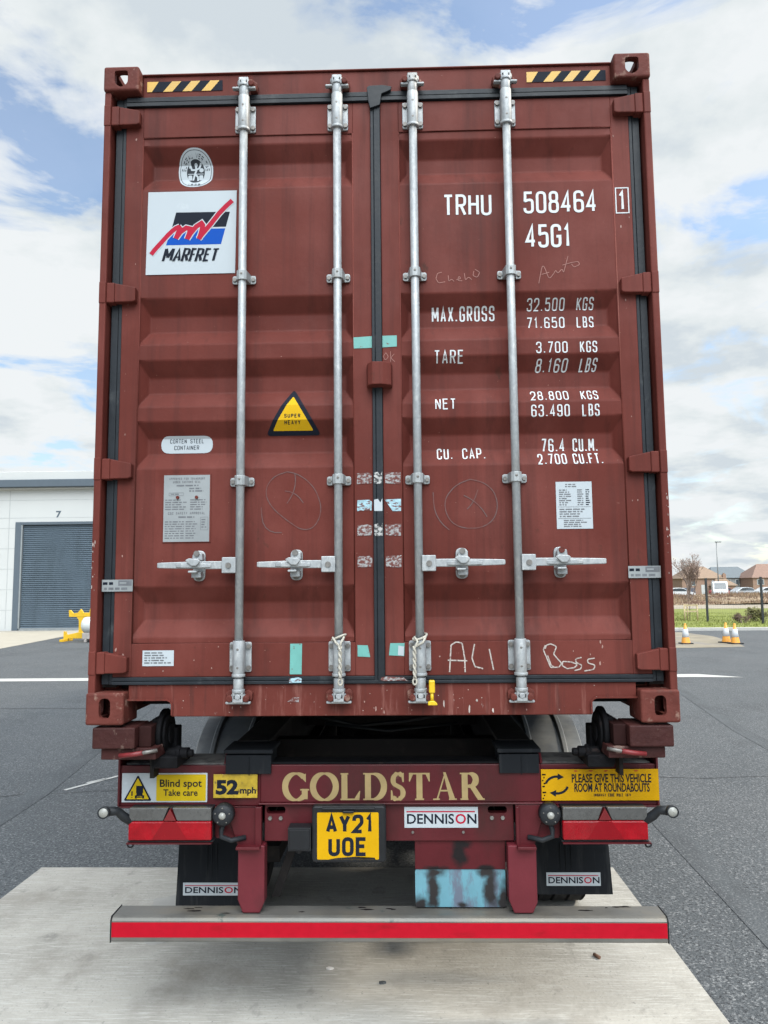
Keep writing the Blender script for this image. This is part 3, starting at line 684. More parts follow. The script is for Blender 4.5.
for sx in (-1, 1):
    b = MB(); Y1 = .094
    b.box(sx * .022, sx * PX0, YD, Y1, 1.486, 4.028); b.box(sx * PX1, sx * 1.128, YD, Y1, 1.486, 4.028)
    b.box(sx * PX0, sx * PX1, YD, Y1, PZ1, 4.028); b.box(sx * PX0, sx * PX1, YD, Y1, 1.486, PZ0)
    d = b.build('door', 'container_paint', box_root, 0.0025); doors.append(d)
    # pressed panel
    xs = [PX0, PX0 + RAMP, PX0 + .25, PX0 + .5, PX1 - .25, PX1 - RAMP, PX1]
    zs = sorted(ZBREAKS); b = MB(); nx = len(xs)
    rnd = random.Random(5 + sx)
    b.add([(sx * x, skin_y(x if PX0 < x < PX1 else (PX0 + 1e-6 if x <= PX0 else PX1 - 1e-6), min(max(z, PZ0 + 1e-6), PZ1 - 1e-6)), z) for z in zs for x in xs],
          mitre(zs, nx), 0, False)
    pn = b.build('door_panel', 'container_paint', d, 0.006, 3, angle=12)
    flecks('paint_chips', d, 10, sx * .12, sx * 1.12, 1.50, 1.62, YD - .0008, 12 + sx, 'chip_pale', .001, .004, 2.5)
    flecks('paint_chips', d, 9, sx * 1.055, sx * 1.12, 1.62, 3.9, YD - .0008, 15 + sx, 'chip_pale', .001, .0035, 3)
    # weld bead round the panel
    b = MB(); b.tube([(sx * PX0, YD + .004, PZ0), (sx * PX1, YD + .004, PZ0), (sx * PX1, YD + .004, PZ1), (sx * PX0, YD + .004, PZ1)], .0042, 6, closed=True); b.build('weld_bead', 'container_paint', d)
    # gaskets
    b = MB()
    def lip(x0, x1, z0, z1, vert):
        if vert:
            wd = abs(x1 - x0); s_ = 1 if x1 > x0 else -1
            b.box(x0, x0 + s_ * wd * .30, .052, .092, z0, z1); b.box(x0 + s_ * wd * .36, x1, .056, .091, z0, z1); b.box(x0 + s_ * wd * .28, x0 + s_ * wd * .38, .060, .090, z0, z1)
        else:
            h = z1 - z0
            b.box(x0, x1, .037, .059, z0, z0 + h * .42); b.box(x0, x1, .040, .059, z0 + h * .50, z1); b.box(x0, x1, .043, .0585, z0 + h * .40, z0 + h * .52)
    lip(sx * .002, sx * 1.126, 4.030, 4.074, False)
    lip(sx * .002, sx * 1.126, 1.4555, 1.4855, False)
    lip(sx * 1.1285, sx * 1.176, 1.4555, 4.074, True)
    b.build('door_gasket', 'gasket_rubber', d, 0.003)
    # hinges
    for zc in (3.970, 3.148, 2.366, 1.545):
        b = MB(); b.prism([(sx * 1.058, zc - .034), (sx * 1.072, zc - .039), (sx * 1.150, zc - .040), (sx * 1.150, zc + .046), (sx * 1.072, zc + .030), (sx * 1.058, zc + .026)], 'y', .016, .0498)
        b.box(sx * 1.150, sx * 1.185, .014, .10, zc - .042, zc + .048); b.box(sx * 1.187, sx * 1.2172, .009, .10, zc - .046, zc + .052)
        b.build('hinge', 'container_paint', d, 0.004)
b = MB(); b.box(-.022, -.009, .038, .092, 1.455, 4.055); b.box(-.007, .021, .036, .092, 1.455, 4.055); b.box(-.010, -.006, .041, .09, 1.455, 4.05)
b.prism([(-.034, 4.060), (-.036, 4.084), (-.026, 4.092), (.034, 4.094), (.075, 4.086), (.072, 4.070), (.030, 4.052), (.022, 4.00), (-.022, 3.985), (-.030, 4.02)], 'y', .024, .037)
b.build('door_gasket', 'gasket_rubber', doors[0], 0.003)
# interlocking lock block over the door joint
b = MB(); b.prism([(-.047, .044), (.066, .049), (.060, .004), (.024, -.018), (-.020, -.018), (-.040, .002)], 'z', 2.712, 2.812)
b.build('lock_block', 'container_paint', doors[1], 0.004)
for i, bx in enumerate(BARX):
    d = doors[0] if i < 2 else doors[1]; sg = 1 if i >= 2 else -1; YB = .004
    b = MB(); b.cyl((bx, YB, 1.43), (bx, YB, 4.09), .0175, 20); b.build('locking_bar', 'galvanised', d)
    # bearing brackets top and bottom
    for zc, up in ((3.955, 1), (1.568, -1)):
        b = MB(); b.prism(fillet([(bx - .046, zc - .062), (bx + .046, zc - .062), (bx + .046, zc + .062), (bx - .046, zc + .062)], .008, True), 'y', .040, .0496)
        b.cyl((bx, YB, zc - .074), (bx, YB, zc + .085 if up > 0 else zc + .07), .0245, 20)
        b.cyl((bx, YB, zc - .078), (bx, YB, zc - .066), .028, 20)
        b.box(bx - .024, bx + .024, YB, .041, zc - .06, zc + .06)
        b.cyl((bx, YB, zc + up * .085), (bx, YB, zc + up * .135), .0215, 16); b.cyl((bx, YB, zc + up * .128), (bx, YB, zc + up * .142), .026, 16)
        for az in (-.04, .035): b.cyl((bx, YB - .0255, zc + az), (bx, YB - .02, zc + az), .0055, 8, 1)
        o = b.build('bar_bracket', ['galvanised', 'bolt_steel'], d, 0.002)
        for ax in (-.035, .035):
            for az in (-.044, .044): b = MB(); bolt(b, bx + ax, .040, zc + az, .0105, .009); b.build('bolt', 'bolt_steel', d)
    # guides
    for zc in (3.207, 2.308):
        b = MB(); b.prism(fillet([(bx - .052, zc - .019), (bx + .052, zc - .019), (bx + .052, zc + .019), (bx - .052, zc + .019)], .010, True), 'y', .043, .0496)
        b.prism([(bx - .030, .044), (bx - .022, -.010), (bx - .010, -.019), (bx + .010, -.019), (bx + .022, -.010), (bx + .030, .044)], 'z', zc - .020, zc + .022)
        b.cyl((bx, YB - .026, zc + .006), (bx, YB - .02, zc + .006), .0058, 8, 1)
        b.build('bar_guide', ['galvanised_plate', 'bolt_steel'], d, 0.003)
        for ax in (-.041, .041): b = MB(); bolt(b, bx + ax, .043, zc, .0095, .008); b.build('bolt', 'bolt_steel', d)
    # cam ends and keepers
    for zc, up in ((4.104, 1), (1.410, -1)):
        b = MB(); b.box(bx - .022, bx + .022, -.014, .034, zc - .024, zc + .020)
        b.prism([(bx - .020, -.014), (bx + .020, -.014), (bx + .030, .000), (bx + .026, .022), (bx - .026, .022), (bx - .030, .0)], 'z', zc - .012, zc + .010)
        b.box(bx - .052, bx + .052, -.006, .016, zc - .030, zc - .020); b.cyl((bx, -.017, zc), (bx, -.004, zc), .013, 10)
        b.build('cam_end', 'galvanised', d, 0.004)
        for s2 in (-1, 1):
            b = MB()
            if up > 0 and s2 != -sg:
                b.tube([(bx + s2 * .036, .01, zc - .03), (bx + s2 * .034, .012, zc - .006), (bx + s2 * .030, .0595, zc + .008)], .008, 8)
            else:
                b.prism([(bx + s2 * .022, zc - .022), (bx + s2 * .052, zc - .018), (bx + s2 * .056, zc + .012), (bx + s2 * .040, zc + .026), (bx + s2 * .022, zc + .018)], 'y', .020, .0475 if up < 0 else .0595)
                b.cyl((bx + s2 * .034, -.016, zc - .008), (bx + s2 * .034, .030, zc - .004), .014, 10)
            b.build('cam_keeper', 'casting_paint', d, 0.004)
# handles
HZ = 1.950
for i, (bx, dirn) in enumerate(zip(BARX, (-1, -1, 1, 1))):
    d = doors[0] if i < 2 else doors[1]
    L_ = (.340, .338, .356, .358)[i]
    b = MB(); X = lambda t: bx + dirn * t
    b.box(X(.012), X(.070), -.020, .026, HZ - .032, HZ + .034)                       # hub block
    zt = lambda t: HZ + .002 + .0 * t
    b.add([(X(t), y_, zt(t) + zz_) for t, hw, y0, y1 in ((.066, .0165, -.010, .004), (.150, .0165, -.014, .000), (.225, .0145, -.024, -.010), (L_ - .01, .0115, -.026, -.010), (L_, .010, -.024, -.012)) for y_, zz_ in ((y0, -hw), (y1, -hw), (y1, hw), (y0, hw))],
          [(k * 4 + a, k * 4 + (a + 1) % 4, k * 4 + 4 + (a + 1) % 4, k * 4 + 4 + a) for k in range(4) for a in range(4)] + [(0, 1, 2, 3), (16, 17, 18, 19)])
    b.add([(X(t), y_, HZ + zz_) for t, hw, y0 in ((.115, .008, -.012), (.150, .0095, -.024), (.235, .0095, -.034), (.262, .007, -.024)) for y_, zz_ in ((y0 - .003, -hw), (y0 + .012, -hw), (y0 + .012, hw), (y0 - .003, hw))],
          [(k * 4 + a, k * 4 + (a + 1) % 4, k * 4 + 4 + (a + 1) % 4, k * 4 + 4 + a) for k in range(3) for a in range(4)] + [(0, 1, 2, 3), (12, 13, 14, 15)])
    b.build('door_handle', 'galvanised', d, 0.003)
    hx = X(.182)
    b = MB(); b.prism(fillet([(hx - .026, HZ - .064), (hx + .026, HZ - .064), (hx + .026, HZ + .066), (hx - .026, HZ + .066)], .025, True), 'y', .046, .0558)
    b.box(hx - .020, hx + .020, -.002, .047, HZ - .050, HZ - .024); b.box(hx - .026, hx + .010, -.034, .047, HZ - .030, HZ - .021)
    b.prism([(hx - .020, HZ + .020), (hx + .024, HZ + .022), (hx + .022, HZ + .052), (hx - .006, HZ + .060), (hx - .018, HZ + .045)], 'y', .006, .047)
    b.prism([(hx - .036, HZ + .022), (hx - .010, HZ - .002), (hx + .012, HZ - .002), (hx + .028, HZ + .018), (hx + .020, HZ + .026), (hx - .020, HZ + .030)], 'y', -.044, -.033)
    b.box(hx - .018, hx + .018, -.034, .008, HZ + .020, HZ + .029)
    b.build('handle_catch', 'galvanised', d, 0.003)
    for p0, p1, r_ in (((hx, -.0005, HZ + .051), (hx, .0075, HZ + .051), .0125), ((hx, .036, HZ - .050), (hx, .0465, HZ - .050), .012), ((X(.042), -.026, HZ), (X(.042), -.018, HZ), .012)):
        b = MB(); b.cyl(p0, p1, r_, 12); b.build('rivet', 'casting_paint' if i == 3 and p0[2] > HZ + .01 else 'bolt_steel', d)

# ---- painted lettering, stickers and marks on the doors (u = x, v = z)
DL, DR = doors
def digits(rows, name):
    for t, x0, z0, x1, z1, sw, sl_ in rows:
        D = Decal(); h = z1 - z0; sw = h * (.116 if h > .08 else .108); D.text(t, x0, z0, h, h * .53, sw, 'white_paint', gap=h * (.11 if h > .08 else .19), width=(x1 - x0), slant=sl_)
        D.build(name, DR, drape=True)
digits([('TRHU', .298, 3.487, .512, 3.587, .0155, 0), ('508464', .653, 3.491, .974, 3.593, .0155, 0), ('45G1', .657, 3.333, .858, 3.440, .0155, 0)], 'identification_lettering')
D = Decal(); D.stroke([(1.058, 3.482), (1.113, 3.482), (1.113, 3.597), (1.058, 3.597)], .0048, 'white_paint', closed=True); D.text('1', 1.068, 3.494, .09, .048, .011, 'white_paint'); D.build('check_digit', DR, org=(0, YD - .0016, 0))
wr = [('MAX.GROSS', .242, 3.020, .519, 3.086, .0088, 0), ('TARE', .248, 2.822, .376, 2.878, .0088, 0), ('NET', .249, 2.615, .338, 2.666, .0088, 0), ('CU.', .254, 2.400, .322, 2.452, .0088, 0), ('CAP.', .364, 2.400, .464, 2.452, .0088, 0)]
for t, a, kg, bz in (('32.500', .661, 'KGS', (3.062, 3.111)), ('71.650', .660, 'LBS', (2.982, 3.034)), ('3.700', .690, 'KGS', (2.857, 2.908)), ('8.160', .688, 'LBS', (2.783, 2.836)), ('28.800', .662, 'KGS', (2.650, 2.697)), ('63.490', .661, 'LBS', (2.576, 2.630))):
    wr += [(t, a, bz[0], .826 if a < .68 else .826, bz[1], .0085, .12 if t == '8.160' else 0), (kg, .879, bz[0], .953, bz[1], .0085, .12 if t == '8.160' else 0)]
wr += [('76.4', .708, 2.430, .808, 2.489, .0085, 0), ('CU.M.', .843, 2.430, .950, 2.489, .0085, 0), ('2.700', .685, 2.369, .808, 2.420, .0085, 0), ('CU.FT.', .836, 2.369, .962, 2.420, .0085, 0)]
digits(wr, 'weight_lettering')

# company sign: white board, black over blue flag, red brush stroke, name
D = Decal(); PXS = .395 / 615.0
def q(x, y): return (-1.022 + (x - 47) * PXS, 3.629 - (y - 362 + (x - 47) * .0242) * PXS)
D.poly([q(47, 362), q(668, 347), q(662, 945), q(40, 962)], 'sticker_white').up()
D.poly([q(245, 510), q(622, 503), q(595, 612), q(218, 620)], 'black_ink'); D.poly([q(214, 632), q(591, 624), q(562, 738), q(178, 748)], 'logo_blue').up()
def brush(pts, w0, m):
    P_ = [Vector(q(*p)) for p in pts]; D.polys(strip([(p.x, p.y) for p in P_], w0 * PXS), m)
main = [(76, 815), (100, 782), (130, 747), (160, 712), (192, 674), (222, 644), (246, 624), (272, 612)]
seg = [[(262, 612), (275, 628), (262, 660), (247, 700)], [(247, 698), (278, 652), (318, 622), (345, 628), (342, 655), (326, 704)], [(326, 702), (352, 658), (388, 612), (424, 588), (434, 602), (424, 655), (410, 702)], [(405, 700), (440, 655), (492, 590), (545, 518), (592, 466), (638, 422)]]
for w_, m_ in ((45, 'sticker_white'), (32, 'logo_red')):
    brush(main, w_, m_)
    for s_ in seg: brush(s_, w_ + 2, m_)
    D.up()
x0, z0 = q(160, 866)
for k, (ch, xx, wd) in enumerate((('M', 155, 62), ('A', 228, 48), ('R', 286, 44), ('F', 340, 36), ('R', 382, 44), ('E', 438, 38), ('T', 484, 48))):
    u, v = q(xx, 862); D.text(ch, u, v, 92 * PXS, wd * PXS / WID.get(ch, 1), 10 * PXS, 'black_ink', slant=.26, nibf=lambda t: (17 * abs(t.normalized().y) ** 2 + 8 * abs(t.normalized().x) + 1) * PXS / 2)
    if ch != 'T': D.rect(u - .003, v, u + .009, v + .0028, 'black_ink')
D.build('company_sign', DL, org=(0, YP - .003, 0), thick=.0008)

# classification society seal
D = Decal(); cx, cz = -.822, 3.748
D.ellipse((cx, cz), .079, .092, 'sticker_white', e=.88).up(); D.ellipse((cx, cz), .072, .085, 'seal_ink', e=.88).up(); D.ellipse((cx, cz), .0695, .0825, 'sticker_white', e=.88).up()
D.ellipse((cx, cz - .004), .041, .056, 'seal_ink').up()
def arc(x, y): 
    t = math.pi * .97 - x; return (cx + (.0445 + y) * 1.02 * math.cos(t), cz - .004 + (.0585 + y) * 1.02 * math.sin(t))
D.text('BUREAU VERITAS', 0, 0, .0185, .15, .0034, 'seal_ink', gap=.075, width=math.pi * .94, xf=arc)
fig = [[(0, .030), (.002, .008), (-.004, -.008), (-.012, -.040)], [(-.004, -.008), (.010, -.022), (.012, -.044)], [(.001, .012), (-.018, .012), (-.026, .034)], [(.001, .012), (.016, .020), (.024, .042)]]
for s_ in fig: D.stroke([(cx + a, cz - .004 + c_) for a, c_ in s_], .008, 'sticker_white')
D.ellipse((cx + .001, cz + .030), .007, .008, 'sticker_white'); D.stroke([(cx - .036, cz - .012), (cx + .036, cz - .012)], .003, 'sticker_white')
D.rrect(cx - .034, cz - .044, cx - .016, cz - .018, .006, 'sticker_white'); D.rrect(cx + .016, cz - .044, cx + .034, cz - .018, .006, 'sticker_white'); D.ellipse((cx + .026, cz + .006), .010, .010, 'sticker_white')
D.stroke([(cx - .026, cz + .016), (cx - .027, cz + .044)], .009, 'sticker_white')
D.text('1828', cx - .028, cz - .080, .011, .010, .0022, 'seal_ink', gap=.006)
D.build('inspection_seal', DL, drape=True)

D = Decal(); D.rrect(-.956, 2.447, -.728, 2.523, .037, 'sticker_white').up(); D.text('CORTEN STEEL', -.917, 2.491, .0195, .012, .0024, 'black_ink', width=.150); D.text('CONTAINER', -.898, 2.462, .0195, .012, .0024, 'black_ink', width=.110)
D.build('steel_type_sticker', DL, drape=True)
# warning triangle
D = Decal(); tri = [(-.491, 2.518), (-.249, 2.518), (-.370, 2.728)]
D.poly(fillet(tri, .012, True), 'black_ink').up(); D.poly(fillet([(-.459, 2.537), (-.282, 2.537), (-.3705, 2.690)], .004, True), 'warn_yellow').up()
D.text('SUPER', -.406, 2.589, .017, .012, .0032, 'black_ink', width=.070); D.text('HEAVY', -.406, 2.561, .017, .012, .0032, 'black_ink', width=.070)
D.build('warning_sticker', DL, drape=True)
# approval plate
b = MB(); b.box(-.929, -.720, YP - .004, YP - .0005, 2.052, 2.350); b.build('plate_backing', 'container_paint', DL, .001)
D = Decal(); D.rect(-.925, 2.055, -.726, 2.343, 'aluminium').up()
D.text('APPROVED FOR TRANSPORT', -.902, 2.322, .010, .007, .0019, 'grey_ink', width=.155); D.text('UNDER CUSTOMS SEAL', -.886, 2.308, .010, .007, .0019, 'grey_ink', width=.12)
D.lines(-.870, 2.292, -.775, 2.303, 1, 'grey_ink', seed=2, ragged=False)
D.lines(-.815, 2.268, -.742, 2.290, 2, 'grey_ink', seed=3); D.stroke([(-.902, 2.254), (-.84, 2.254), (-.84, 2.266), (-.902, 2.266)], .0012, 'grey_ink', closed=True); D.lines(-.895, 2.257, -.85, 2.264, 1, 'grey_ink', seed=12)
D.lines(-.918, 2.190, -.822, 2.240, 5, 'grey_ink', .45, 4); D.lines(-.810, 2.190, -.732, 2.240, 5, 'grey_ink', .45, 5)
D.text('CSC SAFETY APPROVAL', -.905, 2.172, .011, .008, .0020, 'grey_ink', width=.16); D.lines(-.86, 2.155, -.785, 2.167, 1, 'grey_ink', seed=6)
D.lines(-.918, 2.066, -.836, 2.146, 8, 'grey_ink', .42, 7, False); D.lines(-.828, 2.066, -.772, 2.146, 8, 'grey_ink', .42, 8); D.stroke([(-.764, 2.105), (-.732, 2.105), (-.732, 2.16), (-.764, 2.16)], .0012, 'grey_ink', closed=True); D.lines(-.760, 2.112, -.738, 2.155, 4, 'grey_ink', .4, 9)
D.build('approval_plate', DL, org=(0, YP - .0048, 0))
for x in (-.864, -.782): b = MB(); b.cyl((x, YP - .012, 2.246), (x, YP - .004, 2.246), .007, 10); b.build('rivet', 'container_paint', DL)
# small notice, left
D = Decal(); D.rect(-1.001, 1.532, -.868, 1.597, 'sticker_white').up(); D.lines(-.993, 1.540, -.874, 1.592, 5, 'grey_ink', .5, 21); D.build('small_notice', DL, org=(0, YD - .002, 0))
# manufacturer's data sticker, right
D = Decal(); D.rect(.755, 2.092, .907, 2.293, 'sticker_white').up()
D.lines(.795, 2.268, .866, 2.286, 2, 'grey_ink', .5, 31); D.lines(.768, 2.190, .822, 2.262, 8, 'grey_ink', .5, 32); D.lines(.845, 2.190, .875, 2.262, 8, 'grey_ink', .5, 33); D.lines(.880, 2.190, .898, 2.262, 8, 'black_ink', .45, 38); D.rect(.762, 2.1845, .900, 2.186, 'grey_ink')
D.lines(.768, 2.140, .898, 2.180, 4, 'grey_ink', .5, 34); D.rect(.762, 2.1355, .900, 2.137, 'grey_ink'); D.lines(.785, 2.098, .884, 2.132, 4, 'grey_ink', .5, 35)
D.build('data_sticker', DR, org=(0, YP - .002, 0))
# hazard stripes on the header
for x0, x1 in ((-1.040, -.694), (.684, 1.038)):
    D = Decal(); z0, z1 = 4.111, 4.160; D.rect(x0, z0, x1, z1, 'black_ink').up()
    D.poly([(x0, z0), (x0 + .022, z0), (x0 + .052, z1), (x0, z1)], 'hazard_yellow')
    for k in range(3):
        a = x0 + .062 + k * .088 + .012; D.poly([(a, z0), (a + .042, z0), (a + .082, z1), (a + .040, z1)], 'hazard_yellow')
    D.build('hazard_stripe', box_root, org=(0, .0575, 0))
# metallic makers' bands across the gasket
for d, x0, x1, z0 in ((DL, -1.180, -1.048, 1.846), (DR, 1.044, 1.178, 1.882)):
    D = Decal(); z1 = z0 + .050; D.rect(x0, z0, x1, z1, 'aluminium').up(); m0 = (x0 + x1) / 2 + .004
    D.rect(m0, z0 + .024, x1 - .004, z1 - .003, 'grey_ink'); D.lines(x0 + .004, z0 + .026, m0 - .004, z1 - .008, 1, 'black_ink', .7, 41); D.lines(x0 + .01, z0 + .004, x1 - .006, z0 + .020, 1, 'grey_ink', .6, 42)
    D.up(); D.lines(m0 + .006, z0 + .030, x1 - .008, z1 - .008, 1, 'aluminium', .5, 43)
    D.build('gasket_band', d, org=(0, .0425, 0), thick=.0008)
# teal tape, left over across the joint and lower down
def quad(name, d, pts, m, y=YD - .0018): D = Decal(); D.poly(pts, m); return D.build(name, d, org=(0, y, 0))
quad('tape_patch', DL, [(-.102, 2.890), (-.022, 2.892), (-.022, 2.944), (-.103, 2.940)], 'teal_tape')
quad('tape_patch', DR, [(.023, 2.893), (.086, 2.896), (.086, 2.946), (.023, 2.945)], 'teal_tape')
quad('tape_patch', DL, [(-.378, 1.494), (-.328, 1.494), (-.326, 1.621), (-.376, 1.621)], 'teal_tape')
quad('tape_patch', DL, [(-.378, 1.460), (-.326, 1.462), (-.327, 1.479), (-.340, 1.483), (-.378, 1.478)], 'blue_residue', .0345)
quad('tape_patch', DL, [(-.093, 1.566), (-.040, 1.563), (-.050, 1.612), (-.093, 1.613)], 'teal_tape')
quad('tape_patch', DR, [(.038, 1.570), (.102, 1.566), (.104, 1.620), (.044, 1.620)], 'teal_tape')
quad('tape_patch', DR, [(.076, 1.570), (.100, 1.568), (.102, 1.606), (.078, 1.610)], 'sticker_white', YD - .0024)
quad('tape_patch', box_root, [(-.388, 1.382), (-.340, 1.380), (-.338, 1.400), (-.35, 1.398), (-.362, 1.402), (-.372, 1.392)], 'tape_residue', .0465)
for k, (zc, m, mr) in enumerate(((2.318, 'tape_residue', 'residue_on_rubber'), (2.202, 'blue_residue', 'sticker_white'), (2.096, 'tape_residue', 'residue_on_rubber'), (1.962, 'tape_residue', None))):
    quad('tape_residue', DL, [(-.092, zc - .024), (-.030, zc - .022), (-.028, zc + .016), (-.040, zc + .024), (-.090, zc + .022)], m)
    quad('tape_residue', DR, [(.030, zc - .022), (.094, zc - .026), (.096, zc + .026), (.028, zc + .022)] if k != 1 else [(.060, zc - .026), (.096, zc - .026), (.096, zc + .026), (.026, zc + .024)], m)
    if mr: quad('tape_residue', DR, [(-.018, zc - .026), (.017, zc - .026), (.017, zc + .028), (.008, zc + .010), (-.002, zc + .026), (-.018, zc + .022)], mr, .0355)
quad('tape_residue', DL, [(-.019, 2.890), (-.002, 2.890), (-.002, 2.944), (-.019, 2.944)], 'black_plastic', .0385)
quad('scuff_mark', DR, [(.002, 1.470), (.02, 1.466), (.10, 1.468), (.118, 1.464), (.10, 1.480), (.03, 1.484), (.006, 1.480)], 'tape_residue', .0335)
# chalked names and faint marks
def scrawl(name, d, strokes, w_, m, drape=False, r=.009):
    D = Decal()
    for s_ in strokes: D.stroke(s_, w_, m, r=r)
    D.build(name, d, org=(0, YD - .0016, 0) if not drape else (0, 0, 0), drape=drape)
scrawl('chalk_name', DR, [[(0.290,1.499),(0.298,1.610),(0.319,1.623),(0.344,1.619),(0.354,1.556),(0.355,1.498)], [(0.284,1.548),(0.364,1.545)], [(0.396,1.614),(0.384,1.556),(0.396,1.521),(0.430,1.512)], [(0.457,1.593),(0.473,1.507)]], .0056, 'chalk')
scrawl('chalk_name', DR, [[(0.689,1.592),(0.694,1.607),(0.712,1.612),(0.737,1.602),(0.723,1.570),(0.740,1.549),(0.756,1.532),(0.743,1.516),(0.709,1.515),(0.693,1.558),(0.681,1.588),(0.690,1.607)], [(0.698,1.565),(0.711,1.525),(0.727,1.515)],
   [(0.761,1.540),(0.756,1.523),(0.777,1.510),(0.807,1.514),(0.822,1.527),(0.795,1.537),(0.761,1.540)], [(0.838,1.556),(0.812,1.549),(0.815,1.535),(0.838,1.525),(0.833,1.508),(0.806,1.502)], [(0.892,1.552),(0.862,1.548),(0.864,1.532),(0.894,1.524),(0.886,1.506),(0.848,1.500)]], .0050, 'chalk')
scrawl('scratched_name', DR, [[(0.710,3.170),(0.730,3.265),(0.756,3.187),(0.778,3.216)], [(0.723,3.211),(0.757,3.220)], [(0.778,3.216),(0.786,3.231),(0.793,3.212),(0.814,3.236),(0.819,3.215),(0.841,3.292)], [(0.815,3.251),(0.855,3.262),(0.884,3.267),(0.892,3.253),(0.866,3.240),(0.855,3.256)]], .0026, 'faint_scratch', True)
scrawl('scratched_name', DR, [[(0.287,3.230),(0.268,3.225),(0.261,3.201),(0.272,3.181),(0.301,3.186)], [(0.315,3.215),(0.317,3.185),(0.329,3.200),(0.340,3.187)], [(0.350,3.194),(0.371,3.199),(0.362,3.212),(0.355,3.189),(0.376,3.189)], [(0.386,3.223),(0.390,3.189),(0.404,3.208),(0.418,3.193)], [(0.428,3.232),(0.423,3.212),(0.442,3.202),(0.454,3.226),(0.433,3.240)]], .0026, 'faint_scratch', True)
scrawl('faint_drawing', DL, [[(-0.393,2.352),(-0.449,2.334),(-0.483,2.289),(-0.482,2.238),(-0.448,2.187),(-0.392,2.142),(-0.336,2.102),(-0.286,2.102),(-0.253,2.146),(-0.245,2.202),(-0.270,2.275),(-0.314,2.321),(-0.359,2.347),(-0.393,2.352)], [(-0.359,2.344),(-0.348,2.282),(-0.393,2.215)], [(-0.402,2.269),(-0.353,2.265),(-0.323,2.216)]], .0040, 'faint_pencil', True, .2)
scrawl('faint_drawing', DL, [[(-0.504,2.199),(-0.495,2.082),(-0.414,2.090)]], .0040, 'faint_pencil', True, .2)
scrawl('faint_drawing', DR, [[(0.393,2.309),(0.332,2.288),(0.286,2.232),(0.282,2.182),(0.306,2.126),(0.356,2.100),(0.433,2.099),(0.488,2.130),(0.510,2.191),(0.494,2.258),(0.448,2.297),(0.393,2.309)], [(0.364,2.240),(0.424,2.214),(0.461,2.147)], [(0.425,2.264),(0.402,2.203),(0.377,2.181)]], .0044, 'faint_pencil', True, .2)
scrawl('faint_drawing', DR, [[(0.234,2.255),(0.237,2.138),(0.300,2.093)]], .0044, 'faint_pencil', True, .2)
scrawl('scratched_name', DR, [[(0.038,2.869),(0.026,2.852),(0.035,2.834),(0.049,2.851),(0.038,2.869)], [(0.058,2.874),(0.058,2.828)], [(0.074,2.863),(0.058,2.845),(0.077,2.828)]], .0024, 'faint_scratch')

# ---- cords tied round the inner bars, yellow bolt seal
def cord(name, bx, side, label):
    o = thing(name, label, 'cord', (bx, -.02, 1.60), 'cords tied round the locking bars')
    b = MB(); ring = [(bx + .0285 * math.cos(t), .004 + .0285 * math.sin(t), 1.648 + .012 * math.cos(t + .4 * side)) for t in [2 * math.pi * k / 18 for k in range(18)]]
    b.tube(ring, .0048, 8, closed=True); b.tube([(bx - .024, -.016, 1.650), (bx - .010, -.030, 1.630), (bx + side * .014, -.031, 1.612), (bx + side * .016, -.032, 1.58)], .0048, 8); b.tube([(bx + .024, -.016, 1.652), (bx + .012, -.031, 1.628), (bx + side * .014, -.033, 1.610)], .0048, 8)
    b.build('loop', 'cord_white', o)
    b = MB(); x = bx + side * .016
    for ph in (0, math.pi):
        b.tube([(x + .0045 * math.cos(ph + k * .9), -.034 + .0045 * math.sin(ph + k * .9), 1.612 - k * .0075) for k in range(18)], .0045, 7)
    b.tube([(x + .008 * math.cos(t), -.034, 1.470 + .012 * math.sin(t)) for t in [2 * math.pi * k / 10 for k in range(10)]], .004, 6, closed=True)
    b.build('tail', 'cord_white', o)
cord('rope', BARX[1], .55, 'cream twisted cord looped over the locking bar left of the door joint')
cord('rope', BARX[2], -1.5, 'cream twisted cord tied round the locking bar right of the door joint')
o = thing('bolt_seal', 'yellow bolt seal hanging in the lower lock of the bar right of the joint', 'seal', (.213, -.03, 1.43))
b = MB(); b.box(.201, .225, -.040, -.018, 1.424, 1.476); b.build('seal_barrel', 'seal_yellow', o, .005)
b = MB(); b.cyl((.213, -.029, 1.392), (.213, -.029, 1.425), .007, 10); b.build('seal_pin', 'seal_yellow', o)
b = MB(); b.prism([(.196, 1.376), (.234, 1.376), (.234, 1.382), (.222, 1.394), (.206, 1.394), (.196, 1.388)], 'y', -.040, -.018); b.build('seal_head', 'seal_yellow', o, .003)

# ================================================================== THE TRAILER
tr = thing('skeletal_trailer', 'dark red skeletal trailer under the container, with yellow boards and a red striped bumper', 'trailer', (0, 0, 0))
# chassis rails, cross-members
for sx in (-1, 1):
    b = MB(); xm = sx * .60
    b.box(xm - .075, xm + .075, .42, 11.5, 1.135, 1.155); b.box(xm - .006, xm + .006, .42, 11.5, .80, 1.135); b.box(xm - .075, xm + .075, .42, 11.5, .785, .80)
    b.build('chassis_rail', 'dark_chassis', tr, .003)
for y in (1.0, 2.3, 3.6, 5.2, 7.0, 9.0, 11.0): MB().box(-.59, .59, y, y + .10, .90, 1.05).build('cross_member', 'dark_chassis', tr)
for sx in (-1, 1):
    for y in (3.2, 6.0, 9.0): MB().box(sx * .608, sx * 1.15, y, y + .1, 1.0, 1.12).build('outrigger', 'dark_chassis', tr)
b = MB(); b.box(-.52, .52, .365, .46, .90, 1.05); b.build('rear_cross_tube', 'greasy_black', tr, .006)
